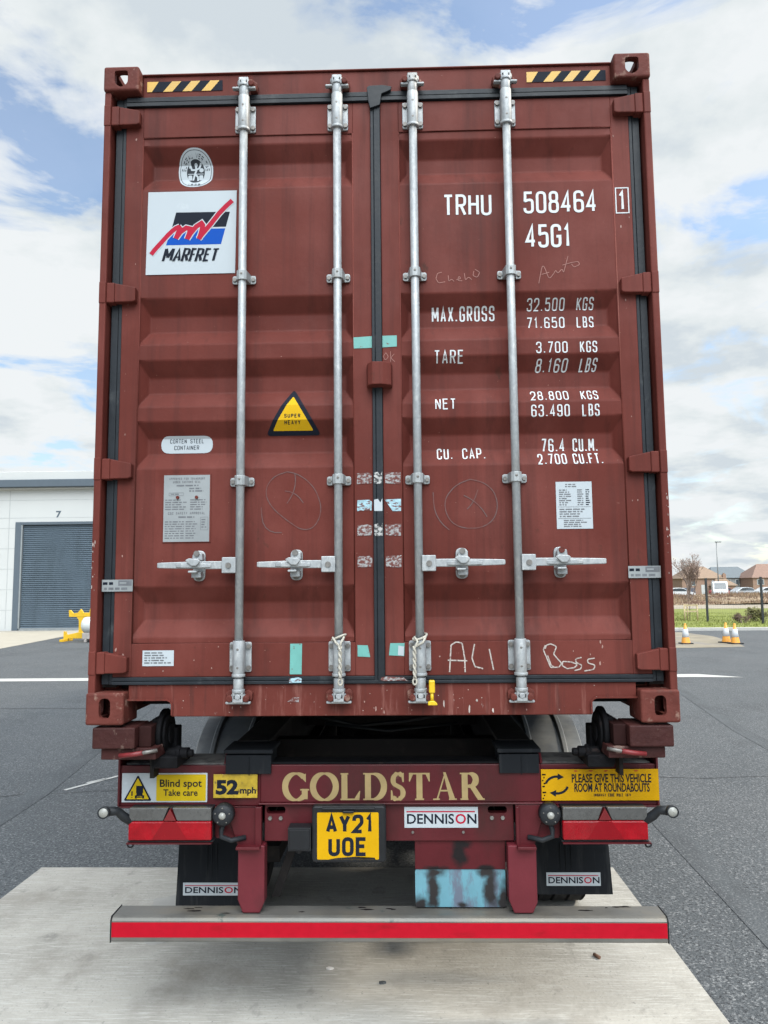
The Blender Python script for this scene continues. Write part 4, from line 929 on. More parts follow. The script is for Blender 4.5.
# bump stops at the rail ends
for sx in (-1, 1):
    b = MB(); x0, x1 = (-.487, -.687) if sx < 0 else (.509, .681)
    b.box(x0, x1, .262, .40, 1.0835, 1.134); b.box(x0, x1, .235, .2475, 1.046, 1.126); b.box(x0, x1, .2475, .262, 1.0835, 1.126); b.box(x0 - sx * .008, x1 + sx * .008, .230, .44, 1.134, 1.150); b.box(x0 + sx * .094, x0 + sx * .098, .2315, .235, 1.04, 1.12)
    b.build('rubber_buffer', 'flap_rubber', tr, .010)
    b = MB(); b.prism([(.26, 1.083), (.42, 1.083), (.42, 1.125), (.30, 1.125)], 'x', sx * .690, sx * .700); b.build('buffer_bracket', 'chassis_paint', tr)
# rear beam: centre plate with the name, end boxes with the boards
b = MB(); b.box(-.535, .690, .250, .36, .921, 1.082); b.box(-.545, .700, .244, .258, .912, .9205); b.build('rear_beam', 'chassis_paint', tr, .005)
MB().box(-.50, .52, .252, .364, 1.0835, 1.092).build('beam_top', 'greasy_black', tr, .002)
b = MB(); b.box(-.52, .57, .272, .32, .752, .9115); o = b.build('lower_panel', 'chassis_paint', tr, .003)
cs = []
for xc in (-.470, .500): c_ = MB(); c_.prism(fillet([(xc - .042, .868), (xc + .042, .868), (xc + .042, .898), (xc - .042, .898)], .015, True), 'y', .2, .4); cs.append(c_)
carve(o, cs)
for x, y, z, r_ in ((-.495, .272, .85, .009), (-.448, .272, .85, .009), (.475, .272, .85, .009), (.522, .272, .85, .009), (.13, .272, .79, .006), (.35, .272, .79, .006)):
    b = MB(); bolt(b, x, y, z, r_, .008); b.build('bolt', 'bolt_steel', tr)
for sx in (-1, 1):
    xi, xo = (-.536, -1.168) if sx < 0 else (.691, 1.198)
    b = MB(); b.box(xi, xo, .262, .275, .905, 1.078); b.box(xi, xo, .250, .40, .897, .905); b.box(xi - sx * .0, xo, .276, .44, 1.060, 1.072)
    b.box(xo - sx * .010, xo, .250, .52, .9055, 1.165); b.box(xo - sx * .15, xo - sx * .012, .30, .52, 1.152, 1.165); b.box(xo - sx * .012, xo - sx * .22, .44, .455, 1.074, 1.15)
    b.build('light_board', 'chassis_paint', tr, .003)
    b = MB(); b.box(xi + sx * .01, xo - sx * .02, .30, .50, 1.0725, 1.080); b.build('board_top', 'chassis_top_dust', tr)
    # twist-lock bolster under the corner casting
    b = MB(); b.box(sx * 1.012, sx * 1.190, .006, .19, 1.200, 1.286); b.build('bolster', 'worn_bolster_paint', tr, .006)
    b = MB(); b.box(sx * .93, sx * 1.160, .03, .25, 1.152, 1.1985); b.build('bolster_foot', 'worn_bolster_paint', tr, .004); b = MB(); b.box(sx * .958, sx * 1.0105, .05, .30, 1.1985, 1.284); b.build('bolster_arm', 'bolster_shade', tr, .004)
    b = MB(); b.cyl((sx * .935, .20, 1.230), (sx * .957, .20, 1.230), .105, 28); b.cyl((sx * .922, .20, 1.230), (sx * .935, .20, 1.230), .085, 24); b.cyl((sx * .912, .20, 1.230), (sx * .922, .20, 1.230), .045, 12)
    b.cyl((sx * .835, .17, 1.150), (sx * .93, .17, 1.150), .024, 8); b.cyl((sx * .812, .17, 1.150), (sx * .835, .17, 1.150), .017, 10); b.cyl((sx * .865, .17, 1.150), (sx * .885, .17, 1.150), .033, 6); b.box(sx * .86, sx * .97, .10, .30, 1.10, 1.15)
    b.box(sx * .955, sx * .985, .14, .30, 1.10, 1.30); b.box(sx * .90, sx * .96, .22, .30, 1.10, 1.25)
    b.build('twist_lock', 'greasy_black', tr, .006)
    b = MB(); b.tube([(sx * 1.075, .01, 1.172), (sx * 1.02, .005, 1.178), (sx * .975, .0, 1.186)], .010, 10); b.build('lock_handle', 'red_handle', tr)
    b = MB(); b.cyl((sx * .978, .0, 1.1855), (sx * .925, .03, 1.19), .0075, 10); b.build('handle_rod', 'bolt_steel', tr)
    b = MB(); b.box(1.012, 1.028, .18, .2455, 1.050, 1.15) if sx > 0 else b.box(-.985, -1.003, .18, .2455, 1.042, 1.15); b.build('lock_bracket', 'dark_chassis', tr)
    # gusset, leg
    b = MB(); gx = (-.528, -.690, -.635) if sx < 0 else (.690, .690, .648)
    xs_ = [(-.528, .905), (-.690, .905), (-.632, .735), (-.528, .735)] if sx < 0 else [(.575, .911), (.712, .911), (.655, .742), (.575, .742)]
    b.prism(xs_, 'y', .250, .262); b.box(-.556 if sx < 0 else .575, -.528 if sx < 0 else .590, .236, .251, .74, .905); b.box(xs_[2][0], xs_[3][0], .20, .30, .735, .748)
    b.build('gusset', 'chassis_paint', tr, .003)
    x0, x1 = (-.628, -.512) if sx < 0 else (.536, .658)
    b = MB(); b.prism([(x0, .745), (x1, .745), (x1, .510), (x1 - .020, .466), (x0 + .022, .466), (x0, .520)], 'y', .232, .300); b.build('bumper_leg', 'leg_paint', tr, .005)
b = MB(); b.prism([(-.418, .735), (-.378, .735), (-.475, .46), (-.515, .46)], 'y', .42, .47); b.build('bumper_strut', 'dark_chassis', tr, .003)
# bumper
b = MB(); b.prism([(.200, .362), (.214, .358), (.30, .358), (.325, .368), (.325, .462), (.222, .462), (.207, .457), (.200, .446)], 'x', -1.163, 1.193); b.build('bumper', 'bumper_steel', tr, .004)
D = Decal(); D.rect(-1.160, .380, 1.190, .441, 'reflective_red'); D.build('reflective_stripe', tr, org=(0, .1990, 0), thick=.0006)
rd = random.Random(11)
D = Decal()
for k in range(16): D.poly(blob(rd.uniform(-1.0, 1.05), rd.uniform(.240, .315), rd.uniform(.006, .028), rd.uniform(.004, .010), k + 3), 'soot')
o = D.build('oil_spots', tr, org=(0, 0, 0)); o['kind'] = 'stuff'
for v_ in o.data.vertices: v_.co = (v_.co.x, v_.co.z, .4625 - v_.co.y)
for x in (-1.1632, 1.1932):
    b = MB(); b.prism([(.198, .358), (.33, .356), (.33, .464), (.207, .464), (.198, .45)], 'x', x, x + (-.003 if x < 0 else .003)); b.build('bumper_end', 'black_plastic', tr)
# hanging plates right of the number plate
b = MB(); b.box(.138, .532, .285, .300, .628, .7515); b.build('hanging_plate', 'hanging_plate_paint', tr, .003)
b = MB(); b.prism(fillet([(.138, .470), (.530, .470), (.530, .6275), (.138, .6275)], .012, True), 'y', .290, .302); b.build('blue_plate', 'light_blue_plate', tr)
# GOLDSTAR in gold serif letters with thick and thin strokes
THK, THN = .0262, .0078
def nib(t):
    t = t.normalized() if t.length > 1e-6 else Vector((0, 1)); return (THK * abs(t.y) + THN * abs(t.x)) / 2
def serif_text(D, s, x0, z0, h, total, m):
    Wd = {'G': 1.02, 'O': 1.02, 'L': .84, 'D': .98, 'S': .70, 'T': .86, 'A': .98, 'R': .96}
    k = total / (sum(Wd[c] for c in s) * h + .02 * h * (len(s) - 1)); x = x0
    def ell(cx, cz, a, bb, t0, t1, n=22): return [(cx + a * math.cos(R(t0 + (t1 - t0) * i / n)), cz + bb * math.sin(R(t0 + (t1 - t0) * i / n))) for i in range(n + 1)]
    for c in s:
        w_ = Wd[c] * h * k; X = lambda a: x + a * w_; Z = lambda b_: z0 + b_ * h
        st = lambda pts: D.polys(strip(pts, nib), m)
        def stem(a, lo=0.0, hi=1.0): D.rect(X(a) - THK / 2, Z(lo), X(a) + THK / 2, Z(hi), m)
        def ser(a, b_, wd=.30): D.rect(X(a) - wd * h / 2, Z(b_) - (0 if b_ < .5 else .055 * h), X(a) + wd * h / 2, Z(b_) + (.055 * h if b_ < .5 else 0), m)
        if c == 'O': D.polys(strip(ell(X(.5), Z(.5), w_ * .42, h * .485, 0, 360, 40)[:-1], nib, True), m)
        if c == 'G':
            st(ell(X(.48), Z(.5), w_ * .40, h * .485, 48, 312, 34)); stem(.80, .04, .42); ser(.80, .36, .34); D.poly([(X(.70), Z(.80)), (X(.84), Z(.66)), (X(.84), Z(.98)), (X(.80), Z(.98))], m)
        if c == 'L': stem(.26); ser(.26, 0); ser(.26, 1); D.rect(X(.26), Z(0), X(.86), Z(.06), m); D.poly([(X(.66), Z(0)), (X(.92), Z(0)), (X(.96), Z(.34)), (X(.92), Z(.34))], m)
        if c == 'D': stem(.24); ser(.16, 0, .2); ser(.16, 1, .2); st([(X(.2), Z(.965)), (X(.45), Z(.965))] + ell(X(.45), Z(.5), w_ * .40, h * .465, 88, -88, 20) + [(X(.45), Z(.035)), (X(.2), Z(.035))])
        if c == 'S':
            pts = ell(X(.52), Z(.735), w_ * .27, h * .235, 40, 222, 16) + ell(X(.46), Z(.265), w_ * .31, h * .235, 52, -140, 18)
            D.polys(strip(pts, lambda t: (.0185 * max(abs(t.normalized().y), abs(t.normalized().x * (1 if abs(t.normalized().y) > .3 else .4))) + .004) / 2), m)
            D.poly([(X(.74), Z(.66)), (X(.82), Z(.66)), (X(.82), Z(1)), (X(.76), Z(1)), (X(.68), Z(.88))], m); D.poly([(X(.12), Z(.36)), (X(.19), Z(.36)), (X(.27), Z(.10)), (X(.17), Z(0)), (X(.12), Z(0))], m)
        if c == 'T': stem(.5); ser(.5, 0, .34); D.rect(X(.06), Z(.94), X(.94), Z(1), m); D.poly([(X(.05), Z(1)), (X(.26), Z(1)), (X(.09), Z(.68)), (X(.05), Z(.68))], m); D.poly([(X(.95), Z(1)), (X(.74), Z(1)), (X(.91), Z(.68)), (X(.95), Z(.68))], m)
        if c == 'A':
            D.poly([(X(.17), Z(0)), (X(.235), Z(0)), (X(.53), Z(.94)), (X(.50), Z(1.0))], m); D.poly([(X(.44), Z(1.02)), (X(.54), Z(1.02)), (X(.90), Z(0)), (X(.68), Z(0))], m); D.rect(X(.30), Z(.31), X(.70), Z(.37), m); ser(.18, 0, .26); ser(.80, 0, .30)
        if c == 'R':
            stem(.24); ser(.22, 0, .30); ser(.16, 1, .2); st([(X(.2), Z(.965)), (X(.42), Z(.965))] + ell(X(.42), Z(.735), w_ * .25, h * .23, 88, -88, 16) + [(X(.42), Z(.50)), (X(.24), Z(.50))]); D.poly([(X(.40), Z(.52)), (X(.62), Z(.52)), (X(.98), Z(0)), (X(.74), Z(0))], m); ser(.92, 0, .16)
        x += w_ + .02 * h * k
D = Decal(); serif_text(D, 'GOLDSTAR', -.436, .931, .115, .880, 'gold'); D.build('haulier_lettering', tr, org=(0, .2484, 0))

# boards on the beam
def board(name, x0, z0, x1, z1, y, m='sticker_white'):
    b = MB(); b.box(x0, x1, y, y + .003, z0, z1); return b.build(name, m, tr, .001)
board('blind_spot_sign', -1.152, .921, -.772, 1.046, .2585, 'sticker_white')
D = Decal(); x0, z0, x1, z1 = -1.152, .921, -.772, 1.046; D.rrect(-.998, z0 + .006, x1 - .006, z1 - .006, .006, 'sign_yellow').up()
D.poly(fillet([(-1.143, .928), (-1.017, .928), (-1.080, 1.040)], .006, True), 'black_ink').up(); D.poly(fillet([(-1.131, .935), (-1.029, .935), (-1.080, 1.026)], .003, True), 'sign_yellow').up()
D.rect(-1.087, .962, -1.056, .992, 'black_ink'); D.rect(-1.085, .948, -1.058, .964, 'black_ink'); D.rect(-1.092, .938, -1.084, .952, 'black_ink'); D.rect(-1.059, .938, -1.051, .952, 'black_ink'); D.rect(-1.092, .942, -1.051, .946, 'black_ink'); D.text('!', -1.108, .938, .034, .014, .006, 'black_ink')
D.font('Blind spot', -.982, .988, .031, 'black_ink', width=.186, bold=.012); D.font('Take care', -.966, .950, .027, 'black_ink', width=.152, bold=.012)
D.build('blind_spot_lettering', tr, org=(0, .2575, 0))
board('speed_sign', -.742, .942, -.548, 1.043, .2455, 'dull_yellow')
D = Decal(); D.font('52', -.731, .961, .058, 'black_ink', width=.100, bold=.05); D.font('mph', -.624, .962, .027, 'black_ink', width=.070, bold=.03); D.build('speed_lettering', tr, org=(0, .2445, 0))
board('roundabout_sign', .690, .927, 1.196, 1.059, .2475, 'board_yellow')
D = Decal()
def curved(cx, cz, r, t0, t1):
    pts = [(cx + r * math.cos(R(t0 + (t1 - t0) * i / 10)), cz + r * .8 * math.sin(R(t0 + (t1 - t0) * i / 10))) for i in range(11)]
    D.stroke(pts, .010, 'black_ink'); p, p0 = Vector(pts[-1]), Vector(pts[-2]); d_ = (p - p0).normalized(); n_ = Vector((-d_.y, d_.x))
    D.poly([tuple(p + n_ * .014 - d_ * .004), tuple(p + d_ * .024), tuple(p - n_ * .014 - d_ * .004)], 'black_ink')
curved(.757, .990, .048, 165, 80); curved(.757, .996, .048, -15, -100)
D.font('PLEASE GIVE THIS VEHICLE', .822, 1.004, .035, 'black_ink', width=.342, bold=.022); D.font('ROOM AT ROUNDABOUTS', .832, .965, .035, 'black_ink', width=.324, bold=.022); D.text('(HIGHWAY CODE RULE 187)', .915, .944, .013, .009, .0022, 'black_ink', width=.158)
for k in range(9): D.rect(.694 + (k % 2) * .006, .934 + k * .0125, .700 + (k % 3) * .005, .940 + k * .0125, 'soot')
for k in range(5): D.poly(blob(.84 + k * .065, 1.052, .008, .0025, k), 'logo_red')
D.build('roundabout_lettering', tr, org=(0, .2467, 0))
# maker's plates
def makers(x0, z0, x1, z1, y, par, worn=False, nm='maker_sign'):
    D = Decal(); D.rect(x0, z0, x1, z1, 'sticker_white').up(); h = z1 - z0; wd = x1 - x0
    D.rect(x0 + .03 * wd, z1 - h * .26, x1 - .04 * wd, z1 - h * .20, 'logo_red')
    ps = 0.045; tx = x0 + wd * .035; avail = wd * .93
    full = max(a for p in font_polys('DENNISON', .018) for a, c_ in p); hh = h * .46; sx_ = avail / (full * hh)
    u = tx
    for part, m in (('DENNIS', 'black_ink'), ('O', 'logo_red'), ('N', 'black_ink')):
        pw = max(a for p in font_polys(part, .018) for a, c_ in p) * hh * sx_
        D.font(part, u, z0 + h * .20, hh, m, sx=sx_, bold=.018); u += pw + hh * sx_ * .14
    if worn:
        D.up()
        for k in range(3): D.poly(blob(x0 + wd * (.14 + .31 * k), z0 + h * (.22 + .1 * (k % 2)), wd * .022, h * .09, k + 20), 'flap_rubber')
    return D.build(nm, par, org=(0, y, 0), thick=.001)
makers(.094, .808, .415, .896, .2700, tr)
# number plate
o = MB(); o.prism(fillet([(-.303, .686), (.015, .686), (.015, .921), (-.303, .921)], .018, True), 'y', .196, .240); np_ = o.build('plate_holder', 'black_plastic', tr, .008)
b = MB(); b.box(-.26, -.03, .186, .20, .905, .917); b.box(-.17, -.12, .178, .20, .894, .905); b.build('plate_lamp', 'black_plastic', tr, .004)
D = Decal(); D.rrect(-.280, .700, -.016, .894, .006, 'plate_yellow').up()
def plate_text(t, xc, z):
    cw, g = .048, .011; wd = len(t) * cw + (len(t) - 1) * g; u = xc - wd / 2
    D.text(t, u, z, .078, cw, .0135, 'black_ink', gap=g)
u = -.242
for ch in 'AY21':
    k = .048; D.text(ch, u, .808, .078, k, .0155, 'black_ink'); u += (.048 if ch != '1' else .03) + .0085
u = -.232
for ch in 'UOE': D.text(ch, u, .714, .078, .050, .0155, 'black_ink'); u += .0585
D.poly([(-.23, .7005), (-.03, .7005), (-.035, .708), (-.08, .705), (-.12, .712), (-.2, .706)], 'black_plastic')
D.build('number_plate', tr, org=(0, .1945, 0), thick=.0012)
b = MB(); b.box(-.405, -.306, .19, .26, .735, .832); b.box(-.398, -.313, .186, .19, .742, .825); b.cyl((-.36, .22, .72), (-.36, .22, .735), .014, 10); b.build('junction_box', 'black_plastic', tr, .006)

# lamps
for sx in (-1, 1):
    x0, x1 = (-1.095, -.735) if sx < 0 else (.766, 1.125)
    b = MB(); b.box(x0 - .006, x1 + .006, .200, .262, .770, .776); b.box(x0, x1, .215, .262, .776, .912)
    MB().box(x0 - .008 if sx < 0 else x0, x1 if sx < 0 else x1 + .012, .19, .262, .7635, .7695).build('lamp_tray', 'chassis_paint', tr)
    tl = b.build('tail_light', 'black_plastic', tr, .003)
    b = MB(); b.box(x0, x1, .188, .214, .780, .859); b.build('red_lens', 'red_lens', tl, .006)
    xm = (x0 + x1) / 2
    b = MB()
    for s2 in (-1, 1): b.prism([(xm + s2 * .008, .915), (xm + s2 * .178, .915), (xm + s2 * .178, .861), (xm + s2 * .030, .861)], 'y', .190, .214)
    b.build('clear_lens', 'clear_lens', tl, .004)
    b = MB(); b.prism([(xm, .912), (xm + .027, .862), (xm - .027, .862)], 'y', .186, .2145); b.build('reflector', 'dark_red_lens', tl, .002)
    D = Decal(); D.poly([(xm - .028, .857), (xm + .028, .857), (xm + .075, .786), (xm - .075, .786)], 'lens_triangle'); D.build('reflector', tl, org=(0, .1872, 0))
    # round marker lamp on a rubber ring with its cable
    xr = -.688 if sx < 0 else .716
    b = MB(); b.lathe([(.001, 0), (.022, 0), (.040, .006), (.046, .014), (.046, .05), (.001, .05)], (xr, .185, .882), 'y', 24)
    ml = b.build('marker_lamp', 'rubber', tr)
    for k in range(5): t = 2 * math.pi * k / 5 + .3; b = MB(); b.cyl((xr + .032 * math.cos(t), .184, .882 + .032 * math.sin(t)), (xr + .032 * math.cos(t), .195, .882 + .032 * math.sin(t)), .003, 6); b.build('screw', 'bolt_steel', ml)
    b = MB(); b.lathe([(.001, -.008), (.010, -.006), (.0155, 0), (.0155, .008)], (xr, .183, .882), 'y', 16); b.build('lens', 'lamp_white', ml)
    b = MB(); b.tube([(xr, .235, .86), (xr - sx * -.012, .228, .81), (xr + sx * .012, .225, .785), (xr - sx * .03, .23, .768), (xr - sx * .09, .25, .775)], .011, 8); b.build('cable', 'rubber', tr)
    b = MB(); b.box(xr - .05 if sx > 0 else xr + .05, xr - sx * -.07, .27, .31, .765, .90); b.build('lamp_bracket', 'chassis_paint', tr)
    # outline lamp on a rubber arm
    xa = x0 if sx < 0 else x1
    b = MB(); b.tube([(xa - sx * .02, .21, .845), (xa + sx * .025, .195, .880), (xa + sx * .045, .18, .906), (xa + sx * .080, .15, .912)], [.018, .020, .018, .021], 12)
    oa = b.build('outline_lamp', 'rubber', tr)
    b = MB(); b.lathe([(.019, .004), (.0245, 0), (.0245, .02), (.019, .022), (.001, .022)], (xa + sx * .084, .118, .914), 'y', 18); b.cyl((xa + sx * .082, .128, .914), (xa + sx * .082, .155, .914), .020, 14); b.build('lamp_ring', 'rubber', oa)
    b = MB(); b.lathe([(.001, -.004), (.012, -.002), (.0195, .004)], (xa + sx * .084, .118, .914), 'y', 18); b.build('lens', 'lamp_white', oa)
    b = MB(); b.tube([(xa + sx * .004 * (1 - 2 * (sx < 0)) + .012 * math.cos(t), .21, .755 + .009 * math.sin(t)) for t in [2 * math.pi * k / 10 for k in range(10)]], .004, 6, closed=True); b.build('hook', 'black_plastic', tr)
    # mud flap with the maker's name
    f0, f1, zl = (-1.012, -.680, .312) if sx < 0 else (.700, 1.073, .372)
    b = MB(); b.add([(f0, .70, .78), (f1, .70, .78), (f1 + (.02 if sx > 0 else 0), .69, zl), (f0 - (.018 if sx < 0 else 0), .69, zl), (f0, .71, .78), (f1, .71, .78), (f1 + (.02 if sx > 0 else 0), .70, zl), (f0 - (.018 if sx < 0 else 0), .70, zl)],
          [(0, 1, 2, 3), (7, 6, 5, 4), (0, 4, 5, 1), (1, 5, 6, 2), (2, 6, 7, 3), (3, 7, 4, 0)])
    for xx in (.40, .47, .54): b.box(f0 + (f1 - f0) * xx - .004, f0 + (f1 - f0) * xx + .004, .690, .70, .45, .61)
    mf = b.build('mud_flap', 'flap_rubber', tr)
    if sx < 0: makers(-.994, .366, -.700, .426, .6885, mf)
    else: makers(.776, .412, 1.036, .474, .6885, mf)
    b = MB(); b.box(f0 - .01, f1 + .01, .705, .74, .605, .63); b.build('flap_hanger', 'dark_chassis', tr)

# axles, wheels, mudguards
AXY = (1.68, 2.99, 4.30)
for iy, y in enumerate(AXY):
    b = MB(); b.cyl((-.95, y, .505), (.95, y, .505), .065, 16)
    for sx in (-1, 1): b.box(sx * .56, sx * .64, y - .75, y + .35, .44, .52); b.cyl((sx * .6, y + .33, .55), (sx * .6, y + .33, .80), .13, 16); b.cyl((sx * .48, y - .1, .5), (sx * .40, y - .35, .62), .08, 10)
    b.build('axle', 'dark_chassis', tr)
    for sx in (-1, 1):
        xc = sx * .94; wd = .19
        prof = [(.30, -wd + .02), (.36, -wd), (.45, -wd), (.490, -wd + .03)]
        for g in range(4):
            a = -wd + .055 + g * .085
            prof += [(.500, a - .018), (.502, a), (.502, a + .030), (.487, a + .034), (.487, a + .042), (.502, a + .046)]
        prof += [(.498, wd - .02), (.490, wd - .03), (.45, wd), (.36, wd), (.30, wd - .02)]
        b = MB(); b.lathe(prof, (xc, y, .502), 'x', 48, smooth=False)
        wh = b.build('tyre', 'tyre_rubber', tr)
        b = MB(); b.lathe([(.30, -wd + .03), (.28, -.05), (.28, .05 * 1), (.30, wd - .03)], (xc, y, .502), 'x', 32); b.lathe([(.28, sx * .10), (.20, sx * .12), (.12, sx * .06), (.001, sx * .08)], (xc, y, .502), 'x', 32); b.build('rim', 'galvanised_plate', wh)
        # arched mudguard with rolled ridges
        if iy == 1: continue
        b = MB(); xi, xo = sx * .70, sx * 1.115; rr = .575
        prof = [(xi, -.025), (xi + sx * .012, 0), (xi + sx * .09, .004), (xi + sx * .10, .020), (xi + sx * .118, .020), (xi + sx * .128, .004), (xi + sx * .285, .004), (xi + sx * .295, .020), (xi + sx * .313, .020), (xi + sx * .323, .004), (xo - sx * .012, 0), (xo, -.025)]
        n = 28; vs = []
        for k in range(n + 1):
            t = R(12 + 156 * k / n)
            for px_, dr in prof: vs.append((px_, y - (rr + dr) * math.cos(t), .502 + (rr + dr) * math.sin(t)))
        m_ = len(prof); b.add(vs, [(k * m_ + j, k * m_ + j + 1, (k + 1) * m_ + j + 1, (k + 1) * m_ + j) for k in range(n) for j in range(m_ - 1)], 0, False)
        o = b.build('mudguard', 'mudguard_plastic', tr); md = o.modifiers.new('thick', 'SOLIDIFY'); md.thickness = .006
for sx in (-1, 1):
    b = MB(); b.box(sx * .44, sx * .56, 8.55, 8.67, .30, 1.10); b.box(sx * .40, sx * .60, 8.45, 8.77, .0, .03); b.box(sx * .465, sx * .535, 8.575, 8.645, .03, .31); b.build('landing_leg', 'dark_chassis', tr)
for x in (-.24, .20):
    b = MB(); b.cyl((x - .17, 5.2, .74), (x + .15, 5.2, .74), .11, 18); b.build('air_tank', 'galvanised', tr)
b = MB(); b.tube([(-.45, 1.6, 1.08), (-.2, 1.7, 1.0), (.1, 1.75, 1.02), (.45, 1.6, 1.1)], .012, 8); b.tube([(-.35, 1.2, 1.1), (0, 1.3, 1.04), (.4, 1.25, 1.09)], .009, 8); b.build('air_hose', 'rubber', tr)

# ================================================================== BACKGROUND
# ---- industrial unit on the left
bx0, bx1, by = -34.0, -8.5, 34.8
un = thing('industrial_unit', 'white clad industrial unit with a tall grey roller shutter numbered 7', 'building', (-20, by, 0))
dx0, dx1, dz = -19.10, -14.50, 5.34
b = MB()
b.box(bx0, dx0 - .30, by, by + .25, 0, 7.05); b.box(dx1 + .30, bx1, by, by + .25, 0, 7.05); b.box(dx0 - .30, dx1 + .30, by, by + .25, dz + .06, 7.05)
b.box(bx0, bx0 + .25, by + .25, by + 20, 0, 7.05); b.box(bx1 - .25, bx1, by + .25, by + 20, 0, 7.05); b.box(bx0, bx1, by + 20, by + 20.25, 0, 7.05)
b.build('wall', 'facade_white', un)
b = MB()
for z in (1.0, 2.02, 3.04, 4.06, 5.08): b.box(bx0, dx0 - .30, by - .006, by, z, z + .025)
b.box(bx0, bx1, by - .006, by, 5.60, 5.62); b.box(bx0, bx1, by - .006, by, 6.50, 6.52)
for x in (-19.75, -23.2, -27, -31): b.box(x, x + .03, by - .007, by - .0005, .1, 7.0)
for x in (-13.6, -11): b.box(x, x + .03, by - .007, by - .0005, .1, 7.0)
b.build('panel_joint', 'panel_joint', un)
b = MB(); b.box(bx0 - .1, bx1 + .1, by - .45, by + 20.4, 7.12, 7.50); rf = b.build('gutter_fascia', 'trim_grey', un, .03)
b = MB(); b.box(bx0 - .12, bx1 + .12, by - .30, by + 20.4, 7.5025, 7.92); b.box(bx0 - .1, bx1 + .1, by - .25, by + .1, 7.05, 7.1175); b.build('parapet', 'facade_white', un, .02)
b = MB(); b.box(dx0 - .30, dx0, by - .04, by + .20, 0, dz + .06); b.box(dx1, dx1 + .30, by - .04, by + .20, 0, dz + .06); b.box(dx0, dx1, by - .04, by + .02, dz - .08, dz + .06); b.build('door_frame', 'trim_grey', un, .01)
sd = MB(); n = 52; pts = []
for k in range(n):
    z = .10 + (dz - .10) * k / n; h = (dz - .10) / n
    pts += [(by + .12, z), (by + .075, z + h * .25), (by + .075, z + h * .75), (by + .12, z + h * .98)]
sd.add([(dx0, y, z) for y, z in pts] + [(dx1, y, z) for y, z in pts], [(i, len(pts) + i, len(pts) + i + 1, i + 1) for i in range(len(pts) - 1)])
rd_ = sd.build('roller_door', 'shutter_grey', un)
b = MB(); b.box(dx0, dx0 + .07, by - .03, by + .14, .1, dz - .08); b.box(dx1 - .07, dx1, by - .03, by + .14, .1, dz - .08); b.box(dx0, dx1, by + .02, by + .11, .0, .12); b.build('door_guide', 'aluminium', rd_)
D = Decal(); D.font('7', -17.37, 5.62, .33, 'trim_grey', width=.27, bold=.035); D.build('unit_number', un, org=(0, by - .004, 0), thick=.01)

# ---- yellow trestle and tank in front of it
st = thing('trestle', 'yellow steel trestle with an upturned cradle on top, standing before the roller shutter', 'trestle', (-12.35, 26.3, 0))
b = MB(); x0 = -12.35; y0 = 26.3
b.prism([(x0 - .45, .92), (x0 + .45, .92), (x0 + .47, 1.24), (x0 + .36, 1.24), (x0 + .33, 1.08), (x0 + .10, 1.08), (x0, 1.22), (x0 - .12, 1.08), (x0 - .30, 1.06), (x0 - .40, 1.18), (x0 - .47, 1.18)], 'y', y0 - .05, y0 + .05); b.build('cradle', 'stand_yellow', st, .01)
b = MB(); b.prism([(x0 - .16, .92), (x0 + .16, .92), (x0 + .07, .78), (x0 + .07, .22), (x0 - .07, .22), (x0 - .07, .78)], 'y', y0 - .04, y0 + .04); b.build('post', 'stand_yellow', st, .01)
b = MB(); b.prism([(x0 - .64, 0), (x0 - .46, 0), (x0 - .46, .10), (x0 + .5, .10), (x0 + .5, 0), (x0 + .66, 0), (x0 + .66, .34), (x0 + .56, .30), (x0 + .10, .34), (x0 - .05, .34), (x0 - .52, .24), (x0 - .56, .36), (x0 - .64, .38)], 'y', y0 - .06, y0 + .06)
b.box(x0 - .62, x0 - .48, y0 - .45, y0 + .45, 0, .09); b.box(x0 + .52, x0 + .64, y0 - .45, y0 + .45, 0, .09); b.build('base', 'stand_yellow', st, .01)
tk = thing('water_tank', 'white rounded tank on a dusty grey base beside the yellow trestle', 'tank', (-11.7, 25.6, 0))
b = MB(); b.lathe([(.001, -.40), (.20, -.39), (.28, -.33), (.30, -.22), (.30, .34), (.28, .44), (.001, .46)], (-11.58, 25.6, .64), 'x', 28); b.build('tank_body', 'tank_white', tk)
b = MB(); b.box(-11.92, -11.30, 25.4, 25.8, .12, .36); b.box(-11.84, -11.74, 25.38, 25.5, 0, .12); b.box(-11.42, -11.32, 25.38, 25.5, 0, .12); b.box(-11.84, -11.32, 25.7, 25.8, 0, .12); b.build('base', 'dusty_grey', tk, .02)

# ---- traffic cones
def cone(x, y, label, rz=0):
    o = thing('traffic_cone', label, 'traffic cone', (x, y, 0), 'orange cones by the gravel patch', rz)
    b = MB(); b.prism(fillet([(-.21, -.21), (.21, -.21), (.21, .21), (-.21, .21)], .05, True), 'z', .006, .045); b.build('base', 'rubber', o, .008, local=True)
    b = MB(); b.lathe([(.155, .045), (.148, .07), (.117, .24), (.115, .245), (.078, .525), (.055, .53), (.037, .70), (.028, .72), (.001, .72)], (0, 0, 0), 'z', 20); b.build('cone_body', 'cone_orange', o, local=True)
    b = MB(); b.lathe([(.118, .243), (.123, .245), (.083, .52), (.078, .524)], (0, 0, 0), 'z', 20); b.build('reflective_sleeve', 'cone_sleeve', o, local=True)
    o.scale = (.92,) * 3
    return o
cone(9.23, 22.37, 'orange and white traffic cone standing alone beside the container corner')
cone(10.68, 22.72, 'orange and white cone of the pair, the one nearer the container', .4)
cone(10.76, 22.22, 'orange and white cone of the pair, the one farther from the container', .2)

